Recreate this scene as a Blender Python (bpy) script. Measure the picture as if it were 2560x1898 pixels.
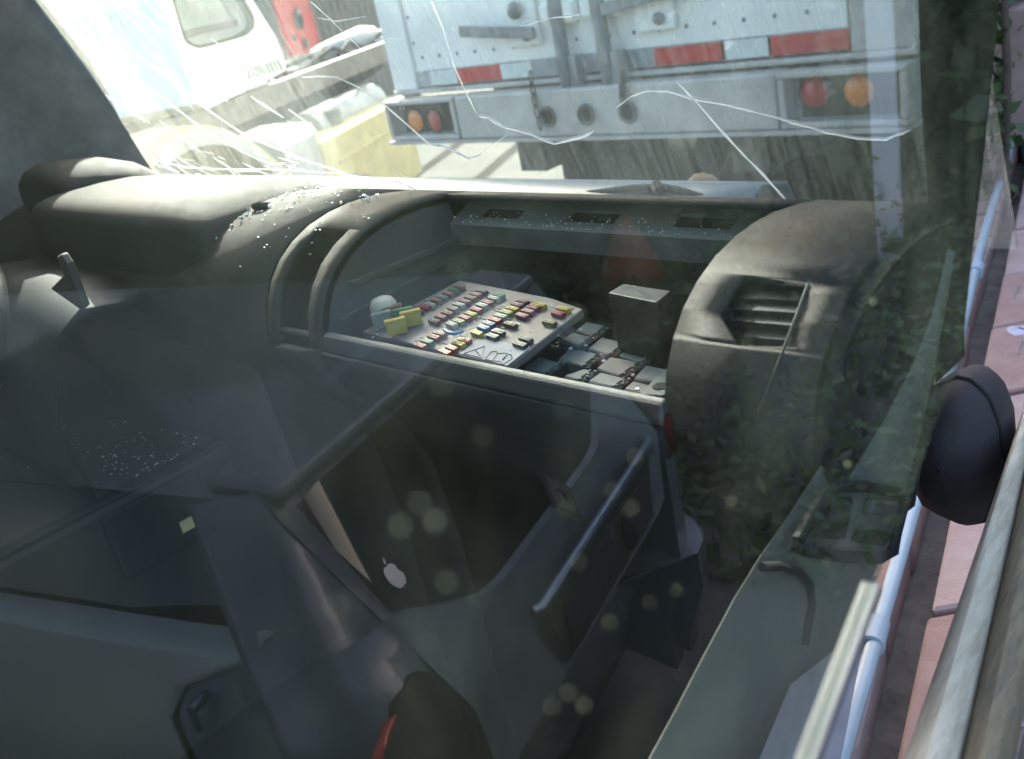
import bpy, bmesh, math, random
from mathutils import Vector, Matrix
R = random.Random(7)
S = bpy.context.scene
V = Vector
for o in list(bpy.data.objects): bpy.data.objects.remove(o)

# ------------------------------------------------------------------ camera
FPX, CX, CY = 2500.0, 1280.0, 949.0          # focal length and centre, in pixels of the 2560 x 1898 photograph
EYE = V((0, 0, 1.85))
RIGHT = V((0.70335599, 0.68369066, -0.19456989))
UP = V((-0.14773104, 0.40833624, 0.90079801))
FWD = V((-0.69531712, 0.60483766, -0.38820807))
cam = bpy.data.cameras.new('camera')
camo = bpy.data.objects.new('camera', cam)
S.collection.objects.link(camo)
cam.sensor_width = 36.0; cam.lens = FPX / 2560 * 36
cam.clip_start = 0.01; cam.clip_end = 2000
m = Matrix((RIGHT, UP, -FWD)).transposed().to_4x4(); m.translation = EYE
camo.matrix_world = m
cam.dof.use_dof = True; cam.dof.focus_distance = 1.15; cam.dof.aperture_fstop = 7.5
S.camera = camo

# ------------------------------------------------------------------ light
SUN_EL, SUN_AZ = math.radians(36), math.radians(-50)      # azimuth measured from +Y towards +X
w = bpy.data.worlds.new('World'); S.world = w; w.use_nodes = True
nt = w.node_tree; nt.nodes.clear()
sky = nt.nodes.new('ShaderNodeTexSky'); sky.sky_type = 'NISHITA'; sky.sun_disc = False
sky.sun_elevation = SUN_EL; sky.sun_rotation = SUN_AZ; sky.dust_density = 4.0; sky.air_density = 1.0
bg = nt.nodes.new('ShaderNodeBackground'); bg.inputs['Strength'].default_value = 0.15
ow = nt.nodes.new('ShaderNodeOutputWorld')
nt.links.new(sky.outputs[0], bg.inputs[0]); nt.links.new(bg.outputs[0], ow.inputs[0])
sl = bpy.data.lights.new('sun', 'SUN'); sl.energy = 4.2; sl.angle = math.radians(0.6); sl.color = (1.0, 0.97, 0.93)
so = bpy.data.objects.new('sun', sl); S.collection.objects.link(so)
sd = V((math.sin(SUN_AZ) * math.cos(SUN_EL), math.cos(SUN_AZ) * math.cos(SUN_EL), math.sin(SUN_EL)))
so.rotation_euler = sd.to_track_quat('Z', 'Y').to_euler()
S.view_settings.view_transform = 'Standard'; S.view_settings.look = 'None'
S.view_settings.exposure = 2.5; S.view_settings.gamma = 1.0; S.view_settings.use_curve_mapping = False
S.render.engine = 'CYCLES'
try:
    S.cycles.use_denoising = True; S.cycles.max_bounces = 14; S.cycles.transparent_max_bounces = 24
    S.cycles.caustics_reflective = False; S.cycles.caustics_refractive = False
    S.cycles.sample_clamp_indirect = 6.0
except Exception: pass

# ------------------------------------------------------------------ helpers
def ray(px, py):
    d = RIGHT * (px - CX) - UP * (py - CY) + FWD * FPX
    return d.normalized()
def at(px, py, axis, val):
    d = ray(px, py); return EYE + d * ((val - EYE[axis]) / d[axis])
def atp(px, py, n, off):
    d = ray(px, py); return EYE + d * ((off - n.dot(EYE)) / n.dot(d))
def lerp(a, b, t): return a + (b - a) * t

class MB:
    def __init__(s): s.v = []; s.f = []
    def add(s, vs, fs):
        k = len(s.v); s.v += [tuple(p) for p in vs]; s.f += [tuple(i + k for i in f) for f in fs]; return s
    def box(s, c, size, rot=None):
        x, y, z = (q / 2 for q in size); c = V(c)
        ps = [V((i * x, j * y, k * z)) for i in (-1, 1) for j in (-1, 1) for k in (-1, 1)]
        if rot is not None: ps = [rot @ p for p in ps]
        return s.hexa([p + c for p in ps])
    def hexa(s, p):        # p[i*4+j*2+k]
        return s.add(p, [(0, 1, 3, 2), (4, 6, 7, 5), (0, 4, 5, 1), (2, 3, 7, 6), (0, 2, 6, 4), (1, 5, 7, 3)])
    def span(s, lo, hi):
        lo, hi = V(lo), V(hi); return s.box((lo + hi) / 2, hi - lo)
    def prism(s, poly, d):     # poly: list of points (planar), extruded by d
        n = len(poly); d = V(d); poly = [V(p) for p in poly]
        return s.add(poly + [p + d for p in poly], [tuple(range(n - 1, -1, -1)), tuple(range(n, 2 * n))] + [(i, (i + 1) % n, n + (i + 1) % n, n + i) for i in range(n)])
    def rows(s, rows, closed=False):  # grid of rows of points
        m = len(rows[0]); vs = [p for r in rows for p in r]; fs = []
        for i in range(len(rows) - 1):
            for j in range(m if closed else m - 1):
                a = i * m + j; b = i * m + (j + 1) % m
                fs.append((a, b, b + m, a + m))
        return s.add(vs, fs)
    def tube(s, pts, r, n=8, cap=True):
        pts = [V(p) for p in pts]; rows = []; ref = V((0.31, 0.17, 0.93))
        rr = r if isinstance(r, (list, tuple)) else [r] * len(pts)
        for i, p in enumerate(pts):
            t = (pts[min(i + 1, len(pts) - 1)] - pts[max(i - 1, 0)]).normalized()
            a = t.cross(ref)
            if a.length < .05: a = t.cross(V((1, 0, 0)))
            a.normalize(); b = t.cross(a)
            rows.append([p + (a * math.cos(2 * math.pi * k / n) + b * math.sin(2 * math.pi * k / n)) * rr[i] for k in range(n)])
        k0 = len(s.v); s.rows(rows, True)
        if cap:
            s.f.append(tuple(k0 + k for k in range(n - 1, -1, -1))); s.f.append(tuple(k0 + (len(pts) - 1) * n + k for k in range(n)))
        return s
    def disc(s, c, axis, r, h, n=24):
        c = V(c); axis = V(axis).normalized(); return s.tube([c, c + axis * h], r, n)
    def ball(s, c, r, n=10, m=7, rot=None, jit=0):
        c = V(c); rows = []
        for i in range(m + 1):
            th = math.pi * i / m
            row = []
            for j in range(n):
                ph = 2 * math.pi * j / n
                k = 1 + (R.uniform(-jit, jit) if jit else 0)
                p = V((r[0] * math.sin(th) * math.cos(ph) * k, r[1] * math.sin(th) * math.sin(ph) * k, r[2] * math.cos(th) * k))
                row.append(c + (rot @ p if rot is not None else p))
            rows.append(row)
        return s.rows(rows, True)
    def build(s, name, mat, parent=None, smooth=False, bevel=0, kind=None, seg=2, xf=None, solid=0):
        me = bpy.data.meshes.new(name)
        me.from_pydata([tuple(xf(V(p))) if xf else p for p in s.v], [], s.f); me.validate()
        bm = bmesh.new(); bm.from_mesh(me)
        bmesh.ops.remove_doubles(bm, verts=bm.verts, dist=1e-5)
        bmesh.ops.recalc_face_normals(bm, faces=bm.faces); bm.to_mesh(me); bm.free()
        if smooth:
            for p in me.polygons: p.use_smooth = True
        me.materials.append(mat)
        o = bpy.data.objects.new(name, me); S.collection.objects.link(o)
        if solid:
            md = o.modifiers.new('solid', 'SOLIDIFY'); md.thickness = solid; md.offset = -1
        if bevel:
            md = o.modifiers.new('bevel', 'BEVEL'); md.width = bevel; md.segments = seg; md.limit_method = 'ANGLE'; md.angle_limit = math.radians(40)
        if smooth:
            md = o.modifiers.new('wn', 'WEIGHTED_NORMAL') if False else None
            try: me.set_sharp_from_angle(angle=math.radians(42))
            except Exception: pass
        if parent is not None: par(o, parent)
        if kind: o['kind'] = kind
        return o
def wmat(o):
    m_ = Matrix.LocRotScale(o.location, o.rotation_euler, o.scale)
    return wmat(o.parent) @ o.matrix_parent_inverse @ m_ if o.parent is not None else m_
def par(o, p):
    o.parent = p; o.matrix_parent_inverse = wmat(p).inverted()
def empty(name, loc, label, cat, group=None):
    o = bpy.data.objects.new(name, None); S.collection.objects.link(o); o.location = loc; o.empty_display_size = .05
    return tag(o, label, cat, group)
def tag(o, label, cat, group=None):
    o['label'] = label; o['category'] = cat
    if group: o['group'] = group
    return o
def copy_to(o, parent, off):
    c = o.copy(); S.collection.objects.link(c); c.parent = parent; c.location = V(o.location) + V(off); return c

# ------------------------------------------------------------------ materials
def mat(name, col, rough=.6, var=.25, scale=8, spec=.5, metal=0, bump=0, bscale=200, col2=None, dust=None, dust_amt=.8, stretch=None, coat=0, trans=0):
    m_ = bpy.data.materials.new(name); m_.use_nodes = True; t = m_.node_tree; N, L = t.nodes, t.links
    b = N['Principled BSDF']; b.inputs['Roughness'].default_value = rough; b.inputs['Metallic'].default_value = metal
    b.inputs['Specular IOR Level'].default_value = spec; b.inputs['Coat Weight'].default_value = coat
    tc = N.new('ShaderNodeTexCoord'); src = tc.outputs['Object']
    if stretch:
        mp = N.new('ShaderNodeMapping'); mp.inputs['Scale'].default_value = stretch; L.new(src, mp.inputs[0]); src = mp.outputs[0]
    n1 = N.new('ShaderNodeTexNoise'); n1.inputs['Scale'].default_value = scale; n1.inputs['Detail'].default_value = 6; n1.inputs['Roughness'].default_value = .65
    L.new(src, n1.inputs['Vector'])
    mx = N.new('ShaderNodeMix'); mx.data_type = 'RGBA'
    c2 = col2 or tuple(c * (1 - var) for c in col); c1 = col if col2 else tuple(min(1, c * (1 + var)) for c in col)
    mx.inputs['A'].default_value = (*c1, 1); mx.inputs['B'].default_value = (*c2, 1)
    rp = N.new('ShaderNodeValToRGB'); rp.color_ramp.elements[0].position = .32; rp.color_ramp.elements[1].position = .68
    L.new(n1.outputs['Fac'], rp.inputs[0]); L.new(rp.outputs[0], mx.inputs['Factor'])
    out = mx.outputs['Result']
    if dust:        # dust lies on surfaces that face up
        g = N.new('ShaderNodeNewGeometry'); sx = N.new('ShaderNodeSeparateXYZ'); L.new(g.outputs['Normal'], sx.inputs[0])
        mr = N.new('ShaderNodeMapRange'); mr.inputs['From Min'].default_value = .35; mr.inputs['From Max'].default_value = .95
        mr.inputs['To Min'].default_value = 0; mr.inputs['To Max'].default_value = dust_amt; L.new(sx.outputs['Z'], mr.inputs[0])
        n2 = N.new('ShaderNodeTexNoise'); n2.inputs['Scale'].default_value = 32; n2.inputs['Detail'].default_value = 8; n2.inputs['Roughness'].default_value = .7; L.new(src, n2.inputs['Vector'])
        mr2 = N.new('ShaderNodeMapRange'); mr2.inputs['From Min'].default_value = .3; mr2.inputs['From Max'].default_value = .62; mr2.inputs['To Min'].default_value = .6; L.new(n2.outputs['Fac'], mr2.inputs[0])
        mu = N.new('ShaderNodeMath'); mu.operation = 'MULTIPLY'; L.new(mr.outputs[0], mu.inputs[0]); L.new(mr2.outputs[0], mu.inputs[1])
        m2 = N.new('ShaderNodeMix'); m2.data_type = 'RGBA'; L.new(mu.outputs[0], m2.inputs['Factor']); L.new(out, m2.inputs['A']); m2.inputs['B'].default_value = (*dust, 1)
        out = m2.outputs['Result']
        mr3 = N.new('ShaderNodeMapRange'); mr3.inputs['To Min'].default_value = rough; mr3.inputs['To Max'].default_value = min(.95, rough + .3); L.new(mu.outputs[0], mr3.inputs[0]); L.new(mr3.outputs[0], b.inputs['Roughness'])
    L.new(out, b.inputs['Base Color'])
    if trans: b.inputs['Transmission Weight'].default_value = trans
    if bump:
        n3 = N.new('ShaderNodeTexNoise'); n3.inputs['Scale'].default_value = bscale; n3.inputs['Detail'].default_value = 3; L.new(src, n3.inputs['Vector'])
        bp = N.new('ShaderNodeBump'); bp.inputs['Strength'].default_value = bump; bp.inputs['Distance'].default_value = .004; L.new(n3.outputs['Fac'], bp.inputs['Height']); L.new(bp.outputs[0], b.inputs['Normal'])
    return m_

DASHC = (.013, .0125, .012)
M_dash = mat('dash_plastic', DASHC, .55, .2, 6, spec=.35, bump=.25, bscale=700, dust=(.066, .046, .036), dust_amt=.8)
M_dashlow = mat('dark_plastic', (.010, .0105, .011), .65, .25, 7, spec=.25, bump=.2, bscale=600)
M_grey = mat('grey_trim', (.05, .053, .053), .5, .2, 6, bump=.2, bscale=500, dust=(.16, .14, .12), dust_amt=.5)
M_ledge = mat('ledge_plastic', (.11, .113, .11), .5, .35, 20, dust=(.22, .20, .175), dust_amt=.8)
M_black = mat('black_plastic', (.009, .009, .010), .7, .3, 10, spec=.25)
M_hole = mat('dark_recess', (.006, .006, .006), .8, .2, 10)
M_door = mat('door_trim', (.105, .108, .095), .45, .22, 5, bump=.15, bscale=500, dust=(.2, .18, .15), dust_amt=.4)
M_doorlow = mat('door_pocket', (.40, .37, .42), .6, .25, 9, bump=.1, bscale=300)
M_seal = mat('glass_edge', (.055, .051, .06), .35, .15, 12)
M_fabric = mat('curtain_fabric', (.22, .205, .21), .9, .2, 20, spec=.2, bump=.4, bscale=900)
M_rubber = mat('rubber', (.014, .014, .014), .8, .3, 12, spec=.2)
M_white = mat('white_paint', (.78, .79, .80), .4, .06, 4)
M_alu = mat('trailer_white', (.89, .87, .83), .42, .07, 5, bump=.05, bscale=30)
M_steel = mat('dull_steel', (.24, .245, .25), .45, .3, 9, metal=.3)
M_bumper = mat('bumper_steel', (.47, .45, .425), .5, .2, 7, metal=.15)
M_dirtmetal = mat('dirty_metal', (.14, .13, .12), .6, .4, 12, metal=.3)
M_red = mat('red_tape', (.50, .02, .025), .4, .25, 30)
M_tapew = mat('white_tape', (.66, .70, .68), .4, .1, 30)
M_amber = mat('amber_lens', (.75, .20, .02), .25, .25, 60, coat=.4)
M_redlens = mat('red_lens', (.42, .02, .015), .25, .25, 60, coat=.4)
M_dirt = mat('dirt', (.095, .088, .078), .95, .3, 3, bump=.6, bscale=30, col2=(.06, .056, .05))
M_yellow = mat('faded_yellow', (.46, .41, .23), .5, .2, 5)
M_truckgrey = mat('truck_grey', (.32, .33, .34), .5, .25, 7)
M_redpaint = mat('red_paint', (.48, .035, .04), .5, .25, 8)
M_lime = mat('lime_paint', (.70, .80, .05), .5, .1, 8)
M_brick = mat('clay_brick', (.32, .205, .175), .9, .2, 14, bump=.5, bscale=90, col2=(.235, .14, .115))
M_brickp = mat('pale_clay_brick', (.37, .27, .245), .9, .2, 14, bump=.5, bscale=90, col2=(.28, .19, .165))
M_mortar = mat('mortar', (.17, .145, .125), .95, .35, 20, bump=.5, bscale=80)
M_pvc = mat('pvc', (.34, .41, .46), .35, .08, 7)
M_wood = mat('weathered_wood', (.46, .43, .34), .7, .1, 9, col2=(.30, .265, .19), stretch=(14, .6, 14), bump=.3, bscale=40)
M_woodd = mat('dark_weathered_wood', (.20, .165, .10), .8, .1, 9, col2=(.10, .09, .06), stretch=(20, .5, 20), bump=.3, bscale=40)
M_panel = mat('fuse_board', (.15, .132, .122), .55, .12, 30)
M_label = mat('paper_label', (.36, .35, .36), .7, .04, 20)
M_ink = mat('ink', (.04, .04, .045), .7, .1, 20)
M_socket = mat('socket_plate', (.19, .205, .19), .4, .15, 25)
M_relaytop = mat('relay_lid', (.12, .12, .12), .35, .1, 20)
M_clod = mat('soil_clod', (.06, .05, .042), .95, .4, 60, bump=.8, bscale=150)
M_tan = mat('tan_clay', (.30, .20, .12), .9, .35, 25, bump=.6, bscale=60)
M_cowl = mat('cowl_paint', (.13, .155, .19), .35, .1, 5)
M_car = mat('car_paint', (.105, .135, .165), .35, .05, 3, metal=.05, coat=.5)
M_chrome = mat('chrome_bar', (.13, .18, .25), .35, .05, 5, metal=.8)
M_carglass = mat('car_glass', (.006, .007, .007), .04, .1, 3, spec=.8)
M_cartrim = mat('car_dark', (.03, .034, .036), .4, .2, 6)
M_sticker = mat('white_sticker', (.78, .78, .80), .5, .03, 10)
M_tlred = mat('tail_red', (.012, .003, .003), .4, .5, 14, spec=.3)
M_tlclear = mat('tail_clear', (.12, .13, .14), .15, .4, 30, coat=.8, metal=.3)
M_bark = mat('bark', (.10, .075, .055), .9, .35, 8, bump=.7, bscale=30)
M_leaf = mat('leaf', (.07, .095, .03), .55, .3, 4, col2=(.05, .085, .025))
M_leaf2 = mat('leaf_yellowish', (.15, .14, .035), .55, .3, 4, col2=(.085, .11, .03))
M_orange = mat('prop_orange', (.36, .10, .03), .6, .2, 4)
M_post = mat('white_post', (.68, .66, .66), .6, .1, 6)
M_plaster = mat('plaster', (.46, .33, .28), .9, .2, 3)
M_sign = mat('pale_lavender', (.45, .42, .50), .5, .15, 6)

def glass_mat(name, tint, boost, dustc, dust_lo, dust_hi, streak=None, scale=6, fwd=0.0, transl=.7):
    """thin pane: clear glass that mirrors by Fresnel, under a film of dust that scatters light both ways"""
    m_ = bpy.data.materials.new(name); m_.use_nodes = True; t = m_.node_tree; N, L = t.nodes, t.links; N.clear()
    o = N.new('ShaderNodeOutputMaterial'); tr = N.new('ShaderNodeBsdfTransparent'); tr.inputs[0].default_value = (*tint, 1)
    gl = N.new('ShaderNodeBsdfGlossy'); gl.inputs['Roughness'].default_value = 0.0; gl.inputs['Color'].default_value = (1, 1, 1, 1)
    fr = N.new('ShaderNodeFresnel'); fr.inputs['IOR'].default_value = 1.5
    ge = N.new('ShaderNodeNewGeometry')
    inv = N.new('ShaderNodeMath'); inv.operation = 'SUBTRACT'; inv.inputs[0].default_value = 1.0; L.new(ge.outputs['Backfacing'], inv.inputs[1])
    mu = N.new('ShaderNodeMath'); mu.operation = 'MULTIPLY'; mu.inputs[1].default_value = boost; L.new(fr.outputs[0], mu.inputs[0])
    m3 = N.new('ShaderNodeMath'); m3.operation = 'MULTIPLY'; m3.use_clamp = True; L.new(mu.outputs[0], m3.inputs[0]); L.new(inv.outputs[0], m3.inputs[1])
    mg = N.new('ShaderNodeMixShader'); L.new(m3.outputs[0], mg.inputs[0]); L.new(tr.outputs[0], mg.inputs[1]); L.new(gl.outputs[0], mg.inputs[2])
    df = N.new('ShaderNodeBsdfDiffuse'); df.inputs[0].default_value = (*dustc, 1)
    tl = N.new('ShaderNodeBsdfTranslucent'); tl.inputs[0].default_value = (*dustc, 1)
    d0_ = N.new('ShaderNodeMixShader'); d0_.inputs[0].default_value = transl; L.new(df.outputs[0], d0_.inputs[1]); L.new(tl.outputs[0], d0_.inputs[2])
    rf = N.new('ShaderNodeBsdfRefraction'); rf.inputs['Roughness'].default_value = .62; rf.inputs['IOR'].default_value = 1.4; rf.inputs['Color'].default_value = (*dustc, 1)
    ds = N.new('ShaderNodeMixShader'); ds.inputs[0].default_value = fwd; L.new(d0_.outputs[0], ds.inputs[1]); L.new(rf.outputs[0], ds.inputs[2])
    tc = N.new('ShaderNodeTexCoord'); mp = N.new('ShaderNodeMapping'); L.new(tc.outputs['Object'], mp.inputs[0])
    mp.inputs['Scale'].default_value = streak or (1, 1, 1)
    nz = N.new('ShaderNodeTexNoise'); nz.inputs['Scale'].default_value = scale; nz.inputs['Detail'].default_value = 7; nz.inputs['Roughness'].default_value = .68; L.new(mp.outputs[0], nz.inputs['Vector'])
    nb = N.new('ShaderNodeTexNoise'); nb.inputs['Scale'].default_value = 3.1; nb.inputs['Detail'].default_value = 3; L.new(tc.outputs['Object'], nb.inputs['Vector'])
    ad = N.new('ShaderNodeMath'); ad.operation = 'MULTIPLY_ADD'; L.new(nz.outputs['Fac'], ad.inputs[0]); ad.inputs[1].default_value = .7
    m4 = N.new('ShaderNodeMath'); m4.operation = 'MULTIPLY'; m4.inputs[1].default_value = .3; L.new(nb.outputs['Fac'], m4.inputs[0]); L.new(m4.outputs[0], ad.inputs[2])
    mr = N.new('ShaderNodeMapRange'); mr.inputs['From Min'].default_value = .43; mr.inputs['From Max'].default_value = .60; mr.inputs['To Min'].default_value = dust_lo; mr.inputs['To Max'].default_value = dust_hi; L.new(ad.outputs[0], mr.inputs[0])
    m5 = N.new('ShaderNodeMath'); m5.operation = 'MULTIPLY'; L.new(mr.outputs[0], m5.inputs[0]); L.new(inv.outputs[0], m5.inputs[1])
    mo = N.new('ShaderNodeMixShader'); L.new(m5.outputs[0], mo.inputs[0]); L.new(mg.outputs[0], mo.inputs[1]); L.new(ds.outputs[0], mo.inputs[2]); L.new(mo.outputs[0], o.inputs[0])
    return m_
M_pane = glass_mat('door_glass', (.89, .93, .895), 1.45, (.48, .58, .46), .003, .023, None, 11)  # greenish dust film, its tint set to lend the pane a milky veil
M_wind = glass_mat('windshield_glass', (.975, .99, .985), 1.3, (.84, .86, .84), .05, .22, (70, 2.0, 1.2), 3.0, fwd=.5, transl=.85)
M_crack = glass_mat('crack_face', (1, 1, 1), .6, (.95, .97, .98), .96, .98, transl=.6)
M_shard = mat('broken_glass', (.88, .94, .94), .08, .05, 30, spec=.8, trans=.1)

# ------------------------------------------------------------------ ground and the yard
GZ = -0.15
g = MB(); NX = 60
rows = []
xs = [-400, -120, -60] + [-40 + i for i in range(0, 81, 2)] + [60, 120, 400]
for x in xs: rows.append([V((x, y, GZ + (R.uniform(-.015, .015) if abs(x) < 40 and abs(y) < 40 else 0))) for y in xs])
g.rows(rows).build('ground', M_dirt, kind='structure', smooth=True)

# ------------------------------------------------------------------ trailer ahead (its rear stands on the plane y = 3)
TY = 3.0
def tp(px, py, d=0): p = at(px, py, 1, TY); return V((p.x, TY - d, p.z))
X0, X1 = -3.83, -1.35
ZB, ZT, ZF = 1.145, 1.325, 1.355
tr_ = empty('semi_trailer', (-2.6, TY + 4, GZ), 'white box semi-trailer with its rear doors shut, red and white tape along the sill', 'trailer')
b = MB(); b.span((X0 + .01, TY + .06, ZF + .02), (X1 - .01, TY + 11, 4.25)); b.build('body', M_alu, tr_)
b = MB(); b.span((X0, TY, ZF), (tp(992, 0).x, TY + .07, 4.25)); b.build('corner_post', M_alu, tr_, bevel=.006)
b = MB(); b.span((tp(2125, 80).x, TY, ZF), (X1, TY + .07, 4.25)); b.build('corner_post', M_bumper, tr_, bevel=.006)
b = MB(); b.span((X0, TY - .012, ZT + .012), (X1, TY + .07, ZF)); b.build('sill_rail', M_bumper, tr_, bevel=.004)
XS = tp(1480, 60).x
for a_, c_ in ((tp(992, 0).x + .012, XS - .006), (XS + .006, tp(2125, 80).x - .012)):
    b = MB(); b.span((a_, TY + .012, ZF + .008), (c_, TY + .055, 4.15)); d_ = b.build('rear_door', M_alu, tr_, bevel=.004)
    k = MB(); n_ = int((c_ - a_) / .115)
    for i in range(n_): k.ball((a_ + .06 + i * .115, TY + .011, ZF + .135), (.008, .006, .008), 8, 5)
    for i in range(12):
        k.ball((a_ + .02, TY + .011, ZF + .2 + i * .11), (.008, .006, .008), 8, 5)
    r_ = k.build('rivet', M_steel, d_, smooth=True); r_['kind'] = 'stuff'
b = MB(); b.span((tp(992, 0).x + .012, TY + .0072, ZF + .009), (tp(2125, 80).x - .012, TY + .0118, ZF + .078)); b.build('lower_rail', M_truckgrey, tr_)
zt = tp(1330, 180).z
for i, (xa, xb, mt) in enumerate(((1071, 1138, M_tapew), (1138, 1251, M_red), (1251, 1328, M_tapew), (1640, 1808, M_red), (1808, 1924, M_tapew), (1924, 2122, M_red))):
    b = MB(); b.span((tp(xa, 180).x, TY + .003, ZF + .012), (tp(xb, 180 if xb < 1500 else 100).x, TY + .007, ZF + .072))
    b.build('reflective_tape', mt, tr_)
# two lock rods with their keepers
for (xa, nm) in ((tp(1405, 30).x, 0), (tp(1512, 30).x, 1)):
    b = MB(); b.tube([(xa, TY - .035, 3.7), (xa, TY - .035, 1.20)], .027, 14)
    rd = b.build('lock_rod', M_steel, tr_, smooth=True)
    b = MB()
    b.tube([(xa, TY - .035, 1.44), (xa, TY - .035, 1.39)], .034, 14).tube([(xa, TY - .035, 1.30), (xa, TY - .035, 1.22)], .036, 14)
    b.box((xa + .055, TY - .03, 1.37), (.04, .05, .14)).box((xa + .05, TY - .03, 1.235), (.06, .05, .06)).box((xa - .02, TY - .015, 1.30), (.13, .03, .025))
    b.build('rod_keeper', M_steel, rd, bevel=.004)
    b = MB(); b.box((xa, TY - .012, 1.60), (.17, .03, .085)); b.box((xa + .06, TY - .03, 1.60), (.05, .02, .06)).box((xa - .06, TY - .03, 1.60), (.05, .02, .06)).build('rod_bracket', M_alu, rd, bevel=.006)
# handles
for sgn, cx_ in ((-1, tp(1310, 75).x), (1, tp(1640, 55).x)):
    b = MB(); b.box((cx_, TY - .004, 1.585), (.17, .022, .19)); hp = b.build('handle_plate', M_alu, tr_, bevel=.004)
    b = MB(); b.ball((cx_, TY - .035, 1.63), (.03, .03, .035), 12, 8).build('latch_knob', M_steel, hp, smooth=True); MB().ball((cx_ + .03, TY - .025, 1.53), (.022, .02, .022), 12, 8).build('latch_bolt', M_steel, hp, smooth=True)
    b = MB()
    rot = Matrix.Rotation(math.radians(-6 * sgn), 3, 'Y')
    b.box((cx_ + sgn * -.02 - (.13 if sgn < 0 else -.03), TY - .05, 1.56 + (.0 if sgn < 0 else .05)), (.42, .014, .045), rot); b.build('door_handle', M_steel, tr_, bevel=.004)
# bumper with light boxes and holes
b = MB(); b.span((tp(1180, 280).x, TY - .09, ZB), (tp(1975, 230).x, TY + .02, ZT)); bump = b.build('bumper', M_bumper, tr_, bevel=.008)
b = MB(); b.span((X0, TY - .10, ZB - .016), (X1, TY + .02, ZB - .002)); b.build('bumper_flange', M_bumper, tr_)
b = MB()
for i, (hx, hy) in enumerate(((1408, 278), (1503, 272), (1608, 265))):
    p = tp(hx, hy); b = MB()
    ring = [V((p.x + .036 * math.cos(t), TY - .094, p.z + .036 * math.sin(t))) for t in [k * math.pi / 10 for k in range(21)]]
    b.tube(ring, .007, 8); hr = b.build('tow_hole', M_dirtmetal, tr_, smooth=True)
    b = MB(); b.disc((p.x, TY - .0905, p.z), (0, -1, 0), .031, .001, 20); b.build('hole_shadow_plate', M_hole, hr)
for ps in (((1373, 180), (1380, 235), (1392, 292)), ((1605, 160), (1602, 195), (1598, 225))):
    for j in range(5):
        t = j / 4 * 2; i = min(int(t), 1); q = lerp(V((*ps[i], 0)), V((*ps[i + 1], 0)), t - i); c = tp(q.x, q.y)
        h = .028; b = MB()
        if j % 2: lk = [V((c.x + .011 * math.cos(a), TY - .106, c.z + h * math.sin(a))) for a in [k * math.pi / 6 for k in range(13)]]
        else: lk = [V((c.x, TY - .106 + .009 * math.cos(a), c.z + h * math.sin(a))) for a in [k * math.pi / 6 for k in range(13)]]
        b.tube(lk, .004, 6).build('chain_link', M_dirtmetal, tr_, smooth=True)
for (xa, xb, lights) in ((X0, tp(1175, 290).x, ((1055, 297, .05, .05, M_amber), (1103, 298, .038, .05, M_redlens))), (tp(1978, 230).x, X1, ((2052, 224, .05, .05, M_redlens), (2163, 220, .05, .05, M_amber)))):
    b = MB(); b.span((xa + .004, TY - .02, ZB + .004), (xb - .004, TY + .02, ZT - .004)); lb = b.build('light_box', M_truckgrey, tr_)
    b = MB(); b.span((xa, TY - .085, ZB), (xb, TY - .02, ZB + .02)).span((xa, TY - .085, ZT - .02), (xb, TY - .02, ZT)).span((xa, TY - .085, ZB + .021), (xa + .025, TY - .02, ZT - .021)).span((xb - .025, TY - .085, ZB + .021), (xb, TY - .02, ZT - .021)); b.build('box_frame', M_bumper, lb, bevel=.005)
    b = MB(); b.span((xa + .05, TY - .03, ZB + .025), (xb - .05, TY - .021, ZT - .025)); b.build('lamp_plate', M_rubber, lb, bevel=.006)
    for lx, ly, rx, rz, mt in lights:
        p = tp(lx, ly); c = V((p.x, TY - .031, p.z)); b = MB()
        rw = []
        for k, (rr, dd) in enumerate(((1.0, 0), (.97, .012), (.75, .02), (.4, .025), (.02, .027))):
            rw.append([V((c.x + rx * rr * math.cos(a), c.y - dd, c.z + rz * rr * math.sin(a))) for a in [j * math.pi / 10 for j in range(20)]])
        b.rows(rw, True).build('lamp_lens', mt, lb, smooth=True)
        rg = [V((c.x + rx * 1.08 * math.cos(a), c.y - .004, c.z + rz * 1.08 * math.sin(a))) for a in [j * math.pi / 10 for j in range(21)]]
        MB().tube(rg, .006, 6).build('lamp_ring', M_rubber, lb, smooth=True)
# chassis below
b = MB(); b.span((-3.2, TY + .1, .95), (-3.05, TY + 10, 1.2)).span((-2.1, TY + .1, .95), (-1.95, TY + 10, 1.2))
for i in range(9): b.span((-3.7, TY + .5 + i, 1.16), (-1.5, TY + .6 + i, 1.30))
b.build('chassis', M_dirtmetal, tr_)
for yy in (1.7, 3.0): MB().tube([(-3.7, TY + yy, .36), (-1.75, TY + yy, .36)], .075, 12).build('axle', M_dirtmetal, tr_, smooth=True)
for xx in (-3.62, -3.28, -2.24, -1.90):
    for yy in (1.7, 3.0):
        b = MB(); b.tube([(xx - .14, TY + yy, .36), (xx - .11, TY + yy, .36), (xx + .11, TY + yy, .36), (xx + .14, TY + yy, .36)], [.43, .51, .51, .43], 28); wh = b.build('wheel', M_rubber, tr_, smooth=True)
        b = MB(); b.disc((xx - .145, TY + yy, .36), (1, 0, 0), .27, .29, 20).build('rim', M_steel, wh, smooth=True)
for xx in (-3.45, -2.07):
    b = MB(); b.span((xx - .36, TY + 1.0, .12), (xx + .36, TY + 1.02, 1.1)); b.build('mud_flap', M_rubber, tr_)

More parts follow.
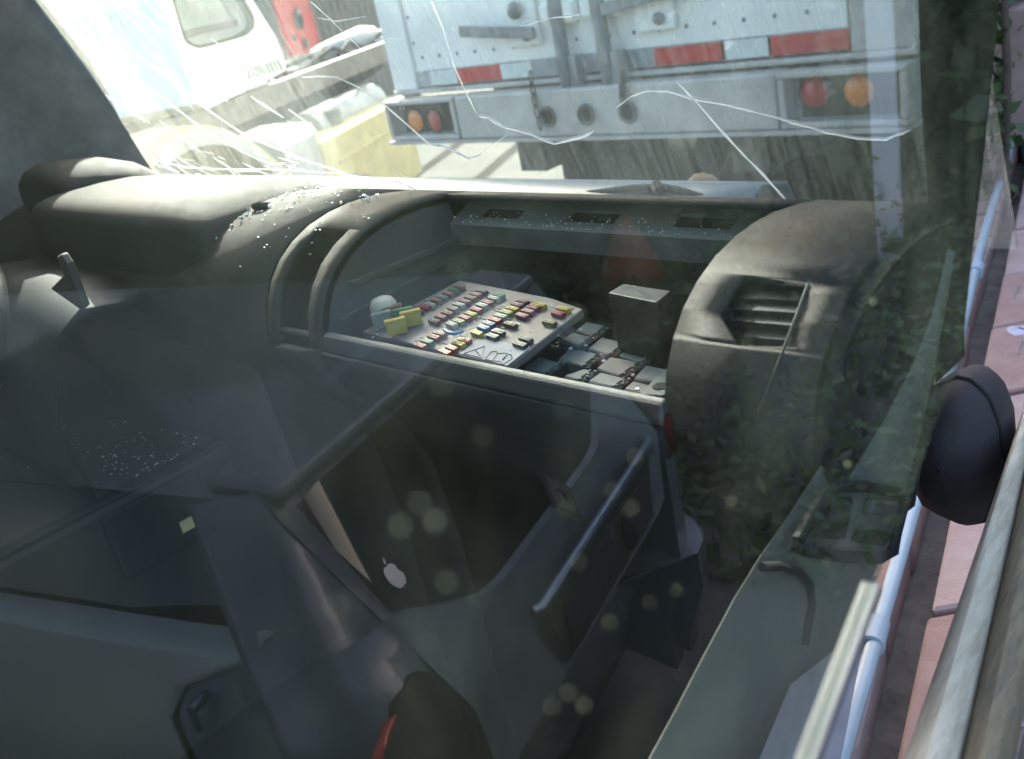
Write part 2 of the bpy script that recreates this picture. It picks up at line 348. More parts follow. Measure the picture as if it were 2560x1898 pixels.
# ------------------------------------------------------------------ white cab tractor with yellow fenders, on its own axis
U2 = V((-.49, .8717, 0)).normalized(); N2 = V((U2.y, -U2.x, 0)); B2 = V((-6.92, 4.6, 0))
def t2(s, n, z): return B2 + U2 * s + N2 * n + V((0, 0, z))
def t2p(px, py, off=0):
    p = atp(px, py, N2, N2.dot(B2) + off); return (p - B2).dot(U2), p.z
def t2box(mb, s0, s1, n0, n1, z0, z1): mb.hexa([t2(s, n, z) for s in (s0, s1) for n in (n0, n1) for z in (z0, z1)]); return mb
tk = empty('tractor_truck', t2(0, 0, GZ), 'white cabbed tractor truck with a faded yellow fender and yellow tank', 'truck')
def poly2(pts, off=0): return [t2(s, off, z) for s, z in [t2p(x, y, off) for x, y in pts]]
# cab side with a rounded window opening: outer ring to inner ring, then depth
outer = [(330, -330), (405, 0), (500, 282), (610, 228), (722, 172), (690, 95), (630, 0), (520, -230)]
def ringpts(pts, n=48):
    L_ = [0]
    for i in range(len(pts)): L_.append(L_[-1] + (V(pts[(i + 1) % len(pts)]) - V(pts[i])).length)
    out = []
    for k in range(n):
        d = L_[-1] * k / n
        for i in range(len(pts)):
            if d <= L_[i + 1]: out.append(V(pts[i]).lerp(V(pts[(i + 1) % len(pts)]), (d - L_[i]) / (L_[i + 1] - L_[i]))); break
    return out
win = [(430, 0), (447, 60), (458, 95), (472, 116), (500, 122), (560, 106), (615, 90), (634, 72), (638, 50), (625, 20), (600, -20), (560, -110), (520, -190), (400, -190), (412, -80)]
def polar(pts, c, n=64):
    res = []
    P_ = [V((p[0], p[1])) for p in pts]
    for k in range(n):
        a = 2 * math.pi * k / n; d = V((math.cos(a), math.sin(a))); best = None
        for i in range(len(P_)):
            p, q = P_[i] - c, P_[(i + 1) % len(P_)] - c; e = q - p
            den = d.x * e.y - d.y * e.x
            if abs(den) < 1e-9: continue
            t = (p.x * e.y - p.y * e.x) / den; u = (p.x * d.y - p.y * d.x) / den
            if t > 0 and -1e-6 <= u <= 1 + 1e-6 and (best is None or t > best): best = t
        res.append(c + d * best)
    return res
cw = V((520, -20)); ro = poly2([(p.x, p.y) for p in polar(outer, cw)]); ri = poly2([(p.x, p.y) for p in polar(win, cw)])
b = MB(); b.rows([[p - N2 * 1.9 for p in ro], ro, ri, [p - N2 * .10 for p in ri]], True); b.build('cab', M_white, tk, smooth=True)
b = MB(); b.rows([[p + N2 * .006 for p in ri], [p + N2 * .006 + (sum(ri, V()) / len(ri) - p) * .055 for p in ri], [p - N2 * .05 + (sum(ri, V()) / len(ri) - p) * .06 for p in ri]], True); wf = b.build('window_frame', M_rubber, tk, smooth=True)
b = MB(); b.add([p - N2 * .04 for p in ri], [tuple(range(len(ri)))]); b.build('pane', glass_mat('cab_glass', (.8, .86, .83), 1.5, (.6, .62, .6), .1, .3), wf)
b = MB(); (s0, z0), (s1, z1) = t2p(455, 78), t2p(625, 40); b.hexa([t2(s, n, z) for s, zz in ((s0, z0), (s1, z1)) for n in (-.14, -.11) for z in (zz - .05, zz)]); b.build('window_bar', M_rubber, wf)
for i in range(9):
    t = i / 8; a = lerp(V((615, 172)), V((688, 148)), t); c = lerp(V((622, 200)), V((702, 176)), t)
    (s0, z0), (s1, z1) = t2p(a.x, a.y), t2p(c.x, c.y); w_ = .026
    b = MB(); b.hexa([t2(s + ds, n, z) for (s, z) in ((s0, z0), (s1, z1)) for ds in (0, w_) for n in (.002, .012)]); b.build('vent_slat', M_truckgrey, tk)
for off in (-.05, -1.0):
    b = MB(); t2box(b, -2.4, 6, off - .09, off, 1.12, 1.29); b.build('frame_rail', M_dirtmetal, tk)
for i in range(6):
    b = MB(); t2box(b, -1.9 + i * 1.1, -1.8 + i * 1.1, -1.0, -.14, 1.15, 1.24); b.build('cross_member', M_dirtmetal, tk)
# rubber lines and brackets lying on the frame
for i in range(7):
    p0 = t2(-.9 + i * .33, -.25 - .1 * (i % 3), 1.32); pts = [p0 + U2 * (.3 * j) + V((0, 0, .06 * math.sin(j * 1.7 + i))) + N2 * (.06 * math.cos(j + i)) for j in range(6)]
    MB().tube(pts, .018, 8).build('hose', M_rubber, tk, smooth=True)
(s0, z0), (s1, z1) = t2p(545, 245), t2p(580, 205)
b = MB(); t2box(b, s0, s1 + .1, -.2, -.08, 1.30, 1.40); b.build('bracket', M_white, tk, bevel=.02)
(s0, z0), (s1, z1) = t2p(600, 225), t2p(690, 190)
b = MB(); t2box(b, s0, s1, -.25, -.08, 1.295, 1.37); b.build('bracket', M_white, tk, bevel=.02)
# fender arch + wheel, nearer to us
def arch(mb, p0, pt, p1, off, wid, th, n=22):
    a0, at_, a1 = (V((*t2p(*p, off),)) for p in (p0, pt, p1)); rows_o = []
    for k in range(n + 1):
        u = k / n
        q = a0 * (1 - u) ** 2 + (at_ * 2 - a0 * .5 - a1 * .5) * (2 * u * (1 - u)) + a1 * u * u
        rows_o.append([t2(q.x, off, q.y), t2(q.x, off - wid * .5, q.y + .02), t2(q.x, off - wid, q.y), t2(q.x, off - wid, q.y - th), t2(q.x, off, q.y - th - .05)])
    mb.rows(rows_o, True)
b = MB(); arch(b, (345, 400), (545, 318), (760, 470), .25, .55, .05); fd = b.build('fender', M_yellow, tk, smooth=True)
b = MB(); arch(b, (395, 385), (555, 330), (700, 430), .262, .006, .035); b.build('fender_stripe', M_truckgrey, fd, smooth=True)
b = MB(); arch(b, (230, 320), (330, 266), (440, 330), -1.1, .5, .05); b.build('fender', M_yellow, tk, smooth=True)
sw_, zw_ = t2p(560, 470, .2)
b = MB(); c0 = t2(sw_, .2, .38); b.tube([c0 - N2 * .0, c0 - N2 * .04, c0 - N2 * .26, c0 - N2 * .30], [.45, .52, .52, .45], 30); wh = b.build('wheel', M_rubber, tk, smooth=True)
b = MB(); b.disc(c0 + N2 * .01, -N2, .28, .3, 20); b.build('rim', M_truckgrey, wh, smooth=True)
# battery box with a rounded lid, then the yellow tank
(s0, z0), (s1, z1) = t2p(686, 305, .2), t2p(790, 335, .2)
b = MB(); prof = [(.2, .42), (.2, .88), (.16, .95), (.02, .985), (-.25, .99), (-.25, .42)]
b.prism([t2(s0, n, z) for n, z in prof], U2 * (s1 - s0)); bb = b.build('battery_box', M_truckgrey, tk, bevel=.02)
b = MB(); prof = [(.205, .90), (.17, .965), (.02, 1.0), (-.25, 1.005), (-.25, .985), (.01, .98)]; b.prism([t2(s0 - .01, n, z) for n, z in prof], U2 * (s1 - s0 + .02)); b.build('lid', M_white, bb)
b = MB(); prof = [(.2, .10), (.2, .80), (.17, .84), (-.3, .84), (-.3, .10)]; b.prism([t2(s1 + .03, n, z) for n, z in prof], U2 * 1.9); ft = b.build('fuel_tank', M_yellow, tk, bevel=.03)
b = MB(); t2box(b, s1 + .25, s1 + 1.9, .201, .215, .60, .625); b.build('tank_seam', M_yellow, ft)
b = MB(); b.disc(t2(s1 + .6, .215, .37), N2, .05, .02, 16); b.build('tank_reflector', M_redlens, ft)
b = MB(); b.disc(t2(s1 + .72, .02, .845), (0, 0, 1), .07, .11, 18); b.build('filler_neck', M_steel, ft, smooth=True)
b = MB(); b.tube([t2(s1 + .5, -.15, .82), t2(s1 + 1.9, -.15, .82)], .17, 24); b.build('air_tank', M_truckgrey, tk, smooth=True)
(s0, z0), (s1, z1) = t2p(800, 150, -.4), t2p(905, 92, -.4)
b = MB(); b.tube([t2(s0, -.4, z0 - .02), t2(s0 + .02, -.4, z0), t2(s1, -.4, z1 - .02), t2(s1 + .25, -.4, z1 - .02)], [.10, .12, .12, .09], 22); b.build('exhaust_canister', M_cowl, tk, smooth=True)
b = MB(); b.tube([t2(s0 + .1, -.42, z0 - .2), t2(s1 + .1, -.42, z1 - .22)], .15, 18); b.build('air_filter', M_rubber, tk, smooth=True)

# red lorry body behind it, container side, and a pale truck far left
rl = empty('red_lorry', t2(.6, -3.0, GZ), 'red perforated lorry tailboard behind the white cab', 'lorry')
off = -2.2; pr = [(672, -120), (690, 0), (712, 80), (735, 152), (790, 150), (800, 105), (785, 40), (770, 0), (745, -120)]
b = MB(); b.prism(poly2(pr, off), -N2 * .06); b.build('tailboard', M_redpaint, rl, bevel=.01)
for (hx, hy, rr) in ((745, 48, .13), (762, 108, .07), (735, 95, .045), (757, -40, .1)):
    s_, z_ = t2p(hx, hy, off); b = MB(); b.disc(t2(s_, off + .003, z_), N2, rr, .004, 10); h_ = b.build('cut_out', M_hole, rl)
    if rr > .12: MB().ball(t2(s_ - .05, off + .03, z_ + .07), (.06, .05, .04), 10, 6).build('catch', M_steel, h_, smooth=True)
b = MB(); b.prism(poly2([(750, 150), (780, 148), (783, 162), (752, 166)], off + .03), -N2 * .02); b.build('lime_marker', M_lime, rl)
b = MB(); t2box(b, -.3, 3, off - 3, off - .1, .9, 1.3); b.build('chassis', M_dirtmetal, rl)
for s_ in (.2, 2.4):
    b = MB(); b.tube([t2(s_, off - .2, .35), t2(s_, off - .5, .35)], .5, 24).build('wheel', M_rubber, rl, smooth=True)
ct = empty('shipping_container', t2(4, -4, GZ), 'dark grey corrugated container standing behind the trailer corner', 'container')
b = MB(); rows = []
off = -2.9; sa, _ = t2p(770, 50, off)
for k in range(60):
    s_ = sa + k * .06; n_ = off + (.03 if (k // 2) % 2 else 0); rows.append([t2(s_, n_, GZ), t2(s_, n_, 2.6)])
b.rows(rows).build('corrugated_side', M_dirtmetal, ct, solid=.01)
b = MB(); t2box(b, sa, sa + 3.5, off - 2.4, off - .05, GZ, 2.55); b.build('body', M_dirtmetal, ct)
pt_ = empty('pale_truck', (-15.5, 7.5, GZ), 'pale blue-white truck standing far left beyond the cab', 'truck')
def far(px, py, d=9.0): return at(px, py, 1, d)
p0, p1 = far(225, 280, 7), far(500, 250, 7)
b = MB(); b.prism([far(215, -150, 7), far(210, 100, 7), far(262, 280, 7), far(372, 290, 7), far(335, 140, 7), far(300, -150, 7)], (-.6, 1.9, 0)); b.build('cab', M_white, pt_, bevel=.05)
b = MB(); b.prism([far(268, 190, 6.99), far(280, 260, 6.99), far(345, 262, 6.99), far(328, 190, 6.99)], (0, -.03, 0)); b.build('lower_door', M_cowl, pt_, bevel=.02)
b = MB(); b.prism([far(330, 60, 6.9), far(345, 140, 6.9), far(420, 140, 6.9), far(405, 70, 6.9)], (-.3, .5, 0)); b.build('side_box', M_cowl, pt_, bevel=.02)
b = MB(); c_ = far(350, 180, 6.95); b.ball(c_, (.14, .1, .12), 14, 8); b.build('beacon', M_white, pt_, smooth=True)
b = MB(); q0 = far(425, 290, 7.6); b.span((q0.x - 1.2, 7.4, GZ), (q0.x + .6, 9.0, 2.6)); b.build('dark_body', M_truckgrey, pt_, bevel=.03)
for i, x_ in enumerate((-3.5, -1.0)):
    b = MB(); c_ = V((p1.x + x_ + 1.2, 7.4, .35)); b.tube([c_, c_ + V((0, .3, 0))], .5, 24); b.build('wheel', M_rubber, pt_, smooth=True)

# ------------------------------------------------------------------ trees (they also mirror in the door glass)
def tree(name, x, y, h, rad, label, mt, seed, n=2600, group=None, ls=.10):
    rr = random.Random(seed)
    t = empty(name, (x, y, GZ), label, 'tree', group)
    top = GZ + h; b = MB(); pts = [V((x + rr.uniform(-.1, .1) * k, y + rr.uniform(-.1, .1) * k, GZ + h * .6 * k / 5)) for k in range(6)]
    b.tube(pts, [.16 * h / 6 * (1 - .1 * k) for k in range(6)], 10)
    cl = []
    for k in range(9):
        a = rr.uniform(0, 6.28); e = V((x + math.cos(a) * rad * rr.uniform(.4, .85), y + math.sin(a) * rad * rr.uniform(.4, .85), GZ + h * rr.uniform(.35, .92)))
        s_ = pts[rr.randint(2, 5)]; b.tube([s_, lerp(s_, e, .5) + V((0, 0, .15)), e], [.06, .04, .015], 6); cl.append((e, rad * rr.uniform(.32, .5)))
    cl.append((V((x, y, top - rad * .5)), rad * .5))
    b.build('trunk', M_bark, t, smooth=True)
    c = MB()
    for k in range(n):
        e, r_ = cl[rr.randrange(len(cl))]
        d = V((rr.gauss(0, 1), rr.gauss(0, 1), rr.gauss(0, .8))).normalized() * r_ * rr.uniform(.35, 1.05); p = e + d
        u = V((rr.gauss(0, 1), rr.gauss(0, 1), rr.gauss(0, 1))).normalized(); v_ = u.cross(V((rr.gauss(0, 1), rr.gauss(0, 1), rr.gauss(0, 1)))).normalized(); s_ = ls * rr.uniform(.6, 1.4)
        c.add([p - u * s_, p + v_ * s_ * .5, p + u * s_, p - v_ * s_ * .5], [(0, 1, 2, 3)])
    c.build('crown', mt, t)
TL = [(3.2, 9.5, 6.2, 2.1, 'slim dark green tree right of the trailer, beyond the block kerb', M_leaf), (6.2, 8.0, 5.2, 2.2, 'round bushy tree beyond the parked hatchback', M_leaf), (9.5, 6.0, 6.5, 2.8, 'broad yellowish green tree at the edge of the yard', M_leaf2),
      (11.5, 11.0, 7.5, 3.0, 'tall dark tree far beyond the parked hatchback', M_leaf), (0.9, 12.5, 6.5, 2.2, 'leafy tree standing past the end of the block kerb', M_leaf2), (8.5, 2.2, 5.5, 2.4, 'low spreading tree on the near side of the yard', M_leaf), (5.2, 13.5, 7.0, 2.6, 'tall yellowish tree far right of the trailer', M_leaf2)]
for i, (x, y, h, rad, lab, mt) in enumerate(TL): tree('leafy_tree', x, y, h, rad, lab, mt, 40 + i, group='trees round the yard')
# tall dense hedge, out of view, added to darken the mirrored sky
hd = MB()
for k in range(42000):
    a = R.uniform(-.30, 1.75); d_ = 7.2 + R.gauss(0, .4) + .6 * math.sin(a * 9) + 1.0 * math.sin(a * 3.3); x, y = math.sin(a) * d_ + .8, math.cos(a) * d_ + 1.0
    top_ = 5.2 + 1.3 * math.sin(a * 13 + 1) + .9 * math.sin(a * 29); p = V((x, y, GZ + top_ * R.random() ** 1.25))
    u = V((R.gauss(0, 1), R.gauss(0, 1), R.gauss(0, 1))).normalized(); v_ = u.cross(V((R.gauss(0, 1), .3, R.gauss(0, 1)))).normalized(); s_ = R.uniform(.08, .2)
    hd.add([p - u * s_, p + v_ * s_ * .5, p + u * s_, p - v_ * s_ * .5], [(0, 1, 2, 3)])
o = hd.build('hedge', M_leaf, kind='stuff'); tag(o, 'dense green hedge added out of view to darken reflections', 'hedge')

gc = MB()  # unseen weeds, added to put dark green into the mirrored ground
for k in range(46000):
    x, y = R.uniform(-.35, 7.2), R.uniform(2.6, 8.2)
    if math.hypot(x - .8, y - 1) > 7.6: continue
    p = V((x, y, GZ + abs(R.gauss(0, .16)) * (1.2 + math.sin(x * 2.1) * math.sin(y * 1.7)))); u = V((R.gauss(0, 1), R.gauss(0, 1), R.gauss(0, .8))).normalized(); v_ = u.cross(V((R.gauss(0, 1), .3, R.gauss(0, 1)))).normalized(); s_ = R.uniform(.014, .05)
    gc.add([p - u * s_, p + v_ * s_ * .45, p + u * s_, p - v_ * s_ * .45], [(0, 1, 2, 3)])
o = gc.build('undergrowth', M_leaf, kind='stuff'); tag(o, 'low weeds added to green the mirrored ground by the hatchback', 'undergrowth')

iv = MB(); tk2 = MB()
for k in range(4200):
    p = V((R.uniform(-1.47, -1.21), R.uniform(3.10, 3.42), GZ + 3.1 * R.random())); u = V((R.gauss(0, 1), R.gauss(0, 1), R.gauss(0, .8))).normalized(); v_ = u.cross(V((R.gauss(0, 1), .3, R.gauss(0, 1)))).normalized(); s_ = R.uniform(.018, .042)
    iv.add([p - u * s_, p + v_ * s_ * .5, p + u * s_, p - v_ * s_ * .5], [(0, 1, 2, 3)])
sh_ = empty('shrub', (-1.33, 3.26, GZ), 'dark green shrub squeezed between trailer corner and clay block wall', 'shrub')
iv.build('foliage', M_leaf, sh_)
for k in range(5):
    x, y = -1.40 + .04 * k, 3.18 + .05 * ((k * 3) % 5); tk2 = MB(); tk2.tube([V((x, y, GZ)), V((x + .03, y + .02, 1.2)), V((x - .02, y, 2.7))], [.016, .012, .005], 6); tk2.build('stem', M_bark, sh_, smooth=True)

# ------------------------------------------------------------------ block kerb beside the trailer, pipe, gravel, beam
KZ, KF = .85, .546                       # top of the wall, scale of its pieces
PA = at(2100, 1898, 2, KZ + .015); PB = at(2440, 680, 2, KZ + .015)
KD = (PB - PA); KD.z = 0; KD.normalize(); KN = V((KD.y, -KD.x, 0))
K0 = V((PA.x, PA.y, 0))
def kp(s, n, z): return K0 + KD * s + KN * n + V((0, 0, z))
kb = empty('block_wall', kp(2, 0, GZ), 'low wall topped with pink clay blocks under the pale pipe', 'wall')
b = MB(); b.hexa([kp(s, n, z) for s in (-.03, 6.5) for n in (-.34, .17 + .10 * max(0, s)) for z in (GZ - .05, KZ - .075)]); b.build('mortar_bed', M_mortar, kb)
rowdef = [(-.33, -.235, M_brickp, .05), (-.225, -.095, M_brick, .0), (-.08, .012, M_brick, .06), (.062, .15, M_brickp, .05)]
for ri_, (n0, n1, mt, ph) in enumerate(rowdef):
    s = -.02 + ph * .3
    while s < 6.3:
        ln = R.uniform(.20, .235) * (1 if ri_ != 3 else 1.6); z1 = KZ + R.uniform(-.005, .004); gap = R.uniform(.006, .014)
        if ri_ == 3 and R.random() < .06: s += .12
        e0, e1 = R.uniform(-.01, .01), R.uniform(-.01, .01); sk = .05 if ri_ >= 2 else .0
        ps = [kp(ss + (sk if nn == n1 else 0), nn + (e0 if ss == s else e1) * .5, zz) for ss in (s, s + ln) for nn in (n0, n1) for zz in (KZ - .0745, z1)]
        b = MB(); b.hexa(ps)
        br_ = b.build('brick', R.choice((mt, mt, M_brick, M_brickp)), kb, bevel=.004, seg=1)
        if R.random() < .55:      # core slot showing in the block
            sa_ = s + ln * R.uniform(.2, .6); na_ = lerp(n0, n1, R.uniform(.3, .7)); q = [kp(sa_ + a_, na_ + c_, z1 + .0006) for a_, c_ in ((0, 0), (.07, .006), (.07, .011), (0, .005))]
            MB().prism(q, (0, 0, .0004)).build('core_slot', M_mortar, kb)
        s += ln + gap
b = MB(); b.hexa([kp(s, n, z) for s in (3.05, 4.4) for n in (-.10, .34) for z in (KZ + .001, 1.33)]); b.build('raised_course', M_brickp, kb, bevel=.01)
pp = empty('water_pipe', kp(0, 0, KZ), 'pale blue plastic pipe running along the clay blocks', 'pipe')
pts = [kp(s, .006 * math.sin(s * 2.1), KZ + .0145 + .002 * math.sin(s * 4.3)) for s in [-.03 + .25 * k for k in range(26)]]
MB().tube(pts, .0115, 16).build('pipe_run', M_pvc, pp, smooth=True)
for (px_, py_) in ((2232, 1618), (2436, 682)):
    q = at(px_, py_, 2, KZ + .015); s = (q - K0).dot(KD)
    b = MB(); b.tube([kp(s, 0, KZ + .0145), kp(s + .05, 0, KZ + .0145)], .017, 16); b.tube([kp(s - .004, 0, KZ + .0145), kp(s + .002, 0, KZ + .0145)], .0185, 16); b.build('coupling', M_pvc, pp, smooth=True)
cb = MB(); pts = [at(x, y, 2, KZ + z) for x, y, z in ((2474, 274, .02), (2500, 280, .035), (2522, 296, .05), (2540, 322, .045), (2552, 350, .03), (2562, 400, .01), (2580, 450, .005))]
tag(cb.tube(pts, .008, 8).build('cable', M_rubber, smooth=True), 'dark cable looping over the pale pipe', 'cable')
gr = MB()
for k in range(1800):
    s = R.uniform(.1, 6); n = R.uniform(.15, .16 + .1 * s); r_ = R.uniform(.005, .02)
    gr.ball(kp(s, n, KZ - .07), (r_, r_ * R.uniform(.6, 1), r_ * .6), 5, 3, jit=.25)
o = gr.build('gravel', mat('gravel_stone', (.26, .22, .21), .9, .45, 25), kind='stuff'); tag(o, 'loose stones and rubble beside the clay blocks', 'gravel')
q = at(2548, 860, 2, KZ - .03); tag(MB().ball(q, (.06, .05, .04), 12, 7, jit=.06).build('pale_stone', M_sign, smooth=True), 'pale rounded stone lying in the rubble by the frame edge', 'stone')

# weathered beam close by on the right
ZW = 1.3
def wp(px, py, z=ZW): return at(px, py, 2, z)
a0, a1, c0_, c1_ = wp(2262, 1898), wp(2489, 1230), wp(2390, 1898), wp(2541, 1230)
dv = (a1 - a0).normalized(); cv = (c1_ - c0_).normalized()
a0, a1 = a0 - dv * .25, a1 + dv * .9; c0_, c1_ = c0_ - cv * .25, c1_ + cv * .9
def beam(mb, p, q, r_, s_, th, n=14):
    rows_ = []
    for k in range(n + 1):
        t = k / n; l = lerp(p, q, t); r2 = lerp(r_, s_, t); wv = r2 - l
        row = []
        for j in range(7):
            u = j / 6; row.append(l + wv * u + V((0, 0, .012 * math.sin(math.pi * u) + .0015 * math.sin(9 * u + k))))
        rows_.append(row + [r2 - V((0, 0, th)), l - V((0, 0, th))])
    mb.rows(rows_, True); mb.f.append(tuple(range(len(mb.v) - 9, len(mb.v)))); mb.f.append(tuple(range(8, -1, -1)))
wb = empty('wooden_beam', a0, 'weathered pale wooden beam beside a streaked brown board', 'beam')
b = MB(); beam(b, a0, a1, c0_, c1_, .05); b.build('pale_rail', M_wood, wb, smooth=True)
d0, d1 = wp(2512, 1898, ZW - .01), wp(2575, 1594, ZW - .01); dw = (d1 - d0).normalized()
b = MB(); beam(b, c0_ + V((.002, 0, -.012)), c1_ + V((.002, 0, -.012)), d0 - dw * .25, d1 + dw * 1.1, .045); b.build('brown_board', M_woodd, wb, smooth=True)

# ------------------------------------------------------------------ parked hatchback, seen only as a reflection in the door glass
GN = V((.9779, .2039, 0)).normalized(); GOFF = GN.dot(EYE) - .10          # outer face of the door glass
def mirror(p): p = V(p); return p - GN * (2 * (GN.dot(p) - GOFF))
def mdir(d): d = V(d); return d - GN * (2 * GN.dot(d))
OV = V((-1.009, .469, 0)); WV = V((-.314, .949, 0)).normalized(); AV = V((-.949, -.314, 0)).normalized()
CO, CW, CA = mirror(OV), mdir(WV), mdir(AV)
def cp(l, f_, z): return CO + CW * l + CA * f_ + V((0, 0, z))
def vh(px, py, k=.7, z0=.78):      # lateral, height on the tailgate
    n = AV - V((0, 0, k)); p = atp(px, py, n, AV.dot(OV) - k * z0); r_ = p - OV; return r_.dot(WV), r_.dot(AV), p.z
def vv(px, py, fw=0): p = atp(px, py, AV, AV.dot(OV) + fw); r_ = p - OV; return r_.dot(WV), fw, p.z
def vs(px, py, l=.1): p = atp(px, py, WV, WV.dot(OV) + l); r_ = p - OV; return l, r_.dot(AV), p.z
car = empty('parked_car', cp(.82, 2, GZ), 'grey-blue hatchback parked beside the truck with its rear turned this way', 'car')
def carsec(z):   # half-width inset, rear setback at a height
    if z < .78: return .02 + .02 * (z < .3), 0.0 + .05 * (z < .25)
    t = (z - .78) / .42; return .02 + .19 * t ** 1.2, .26 * t
zs = [.05, .2, .35, .5, .62, .72, .78, .86, .94, 1.02, 1.10, 1.16]
W_ = 1.40
def carrow(z, grow=0):
    ins, back = carsec(z); r_ = .16; pts = []
    for k in range(7):
        a = math.pi / 2 * k / 6; pts.append((ins - grow + r_ * (1 - math.sin(a)), back - grow + r_ * (1 - math.cos(a))))
    near = [(ins - grow, f_) for f_ in (3.9, 2.8, 1.9, 1.3, .95, .7, .52)] + pts; far_ = [(W_ - l, f_) for l, f_ in reversed(near)]
    return near + far_
# body shell below the glass line and pillars
b = MB(); rows = [[cp(l, f_, z) for l, f_ in carrow(z)] for z in zs[:9]]; b.rows(rows).build('body', M_car, car, smooth=True, solid=.02)
b = MB(); rows = []
for f_ in (.255, .30, .36, .45, .6, .9, 1.4, 1.9, 2.3):
    row = []
    for k in range(13):
        u = k / 6 - 1; e = 1 - abs(u) ** 3; l = .70 + u * .505; row.append(cp(l, f_ + .05 * u * u * (f_ < .5), 1.166 + .045 * e * min(1, (f_ - .255) / .2)))
    rows.append(row)
b.rows(rows).build('roof', M_car, car, smooth=True)
b = MB(); b.prism([cp(.22, .215, 1.15), cp(W_ - .24, .215, 1.15), cp(W_ - .23, .36, 1.168), cp(.21, .36, 1.168)], (0, 0, .026)); b.build('roof_spoiler', M_car, car, bevel=.01)
# greenhouse: dark glass all round, then painted tailgate frame laid over it
b = MB(); rows = [[cp(l, f_, z) for l, f_ in carrow(z, -.012)] for z in zs[7:] ]; b.rows(rows).build('side_glass', M_carglass, car, smooth=True)
win_px = [(690, 1270), (720, 1330), (790, 1395), (870, 1465), (953, 1534), (1043, 1516), (1134, 1498), (1194, 1480), (1237, 1438), (1297, 1359), (1370, 1262), (1418, 1166), (1454, 1081), (1475, 1009)]
wl = [vh(*p) for p in win_px]
near = [(l, z) for l, f_, z in wl]; half = [p for p in near if p[0] <= .70]; full = half + [(1.38 - l, z) for l, z in reversed(half) if 1.38 - l > .72]
def gate(l, z, lift=0): return cp(l, .7 * (z - .78) - lift, z) if z > .78 else cp(l, -lift, z)
gate_out = [(.205, 1.165), (.212, 1.06), (.222, .95), (.232, .86), (.24, .78), (.25, .70), (.26, .60), (1.14, .60), (1.15, .70), (1.16, .78), (1.168, .86), (1.178, .95), (1.188, 1.06), (1.195, 1.165)]
ctr = V((.70, 1.0)); po = polar(gate_out, ctr, 96); pi_ = polar(full, ctr, 96)
b = MB(); b.rows([[gate(p.x, p.y, .0) for p in po], [gate(p.x, p.y, .022) for p in po], [gate(p.x, p.y, .022) for p in pi_], [gate(p.x, p.y, -.004) for p in pi_]], True); tg = b.build('tailgate', M_car, car, smooth=True)
b = MB(); b.add([gate(p.x, p.y, .004) for p in pi_], [tuple(range(96))]); b.build('rear_window', M_carglass, tg)
# C pillar: strip between the side window edge and the tailgate gap
pl = [((560, 1185), (650, 1235)), ((600, 1262), (690, 1290)), ((640, 1330), (760, 1370)), ((690, 1420), (850, 1460)), ((745, 1510), (900, 1520)), ((810, 1595), (960, 1600))]
b = MB(); rows = []
for i, z in enumerate((1.165, 1.12, 1.06, 1.0, .94, .86, .80)):
    ins, back = carsec(z); fw = (.30, .27, .24, .21, .17, .13, .11)[i]
    rows.append([cp(ins - .014, max(fw, back + .13), z), cp(ins - .012, back + .11, z), cp(ins + .03, back + .035, z), cp(max(ins + .05, .245), back + .004, z)])
b.rows(rows).build('rear_pillar', M_car, car, smooth=True, solid=.012)
b = MB(); rows = [[cp(W_ - l, f_, z) for l, f_, z in [(carsec(z)[0] - .012, .45, z), (carsec(z)[0] - .012, carsec(z)[1] + .16, z), (carsec(z)[0] + .13, carsec(z)[1] + .01, z)]] for z in (1.165, 1.0, .86, .80)]; b.rows(rows).build('rear_pillar', M_car, car, smooth=True, solid=.012)
def vsurf(px, py, out=.012):
    l = .05
    for _ in range(25): r_ = vs(px, py, l); l = carsec(min(1.165, max(.1, r_[2])))[0] - out
    return l, r_[1], r_[2]
# rear door beside the quarter panel, with the striker on the panel edge
bd_ = [vsurf(*p, .006)[1:] for p in ((806, 1592), (610, 1662), (414, 1732), (450, 1815), (484, 1898), (560, 2150))]
bd_.sort(key=lambda q: q[1])
def fb(z):
    if z <= bd_[0][1]: return bd_[0][0]
    return max(.19, fb_(z))
def fb_(z):
    for (f0, z0), (f1, z1) in zip(bd_, bd_[1:]):
        if z0 <= z <= z1: return lerp(f0, f1, (z - z0) / max(1e-6, z1 - z0))
    return bd_[-1][0]
ztop = bd_[-1][1]; b = MB(); rows = []
for k in range(16):
    z = lerp(.25, ztop, k / 15); l = carsec(z)[0] - .010; rows.append([cp(l, lerp(fb(z), 2.6, (j / 8) ** 2), z - .035 * (j / 8)) for j in range(9)])
b.rows(rows).build('rear_door', mat('car_door_sky_tint', (.30, .34, .32), .3, .08, 4, metal=.2, coat=.6), car, smooth=True, solid=.006)  # paler than the body: mirrored sky put into the door colour
b = MB(); rows = []
for k in range(16):
    z = lerp(.28, ztop - .015, k / 15); ins, back = carsec(z); f0 = back + .15; f1 = max(f0 + .02, fb(z) - .008); rows.append([cp(ins - .007, lerp(f0, f1, j / 5), z) for j in range(6)] + [cp(ins + .02, f1 + .004, z)])
b.rows(rows).build('quarter_panel', M_car, car)
l, f_, z = vsurf(488, 1765, .03); b = MB(); b.tube([cp(l + .02, f_, z), cp(l - .01, f_, z)], .010, 12).tube([cp(l - .01, f_, z - .04), cp(l - .01, f_, z + .008)], .006, 10); b.build('door_striker', M_chrome, car, smooth=True)
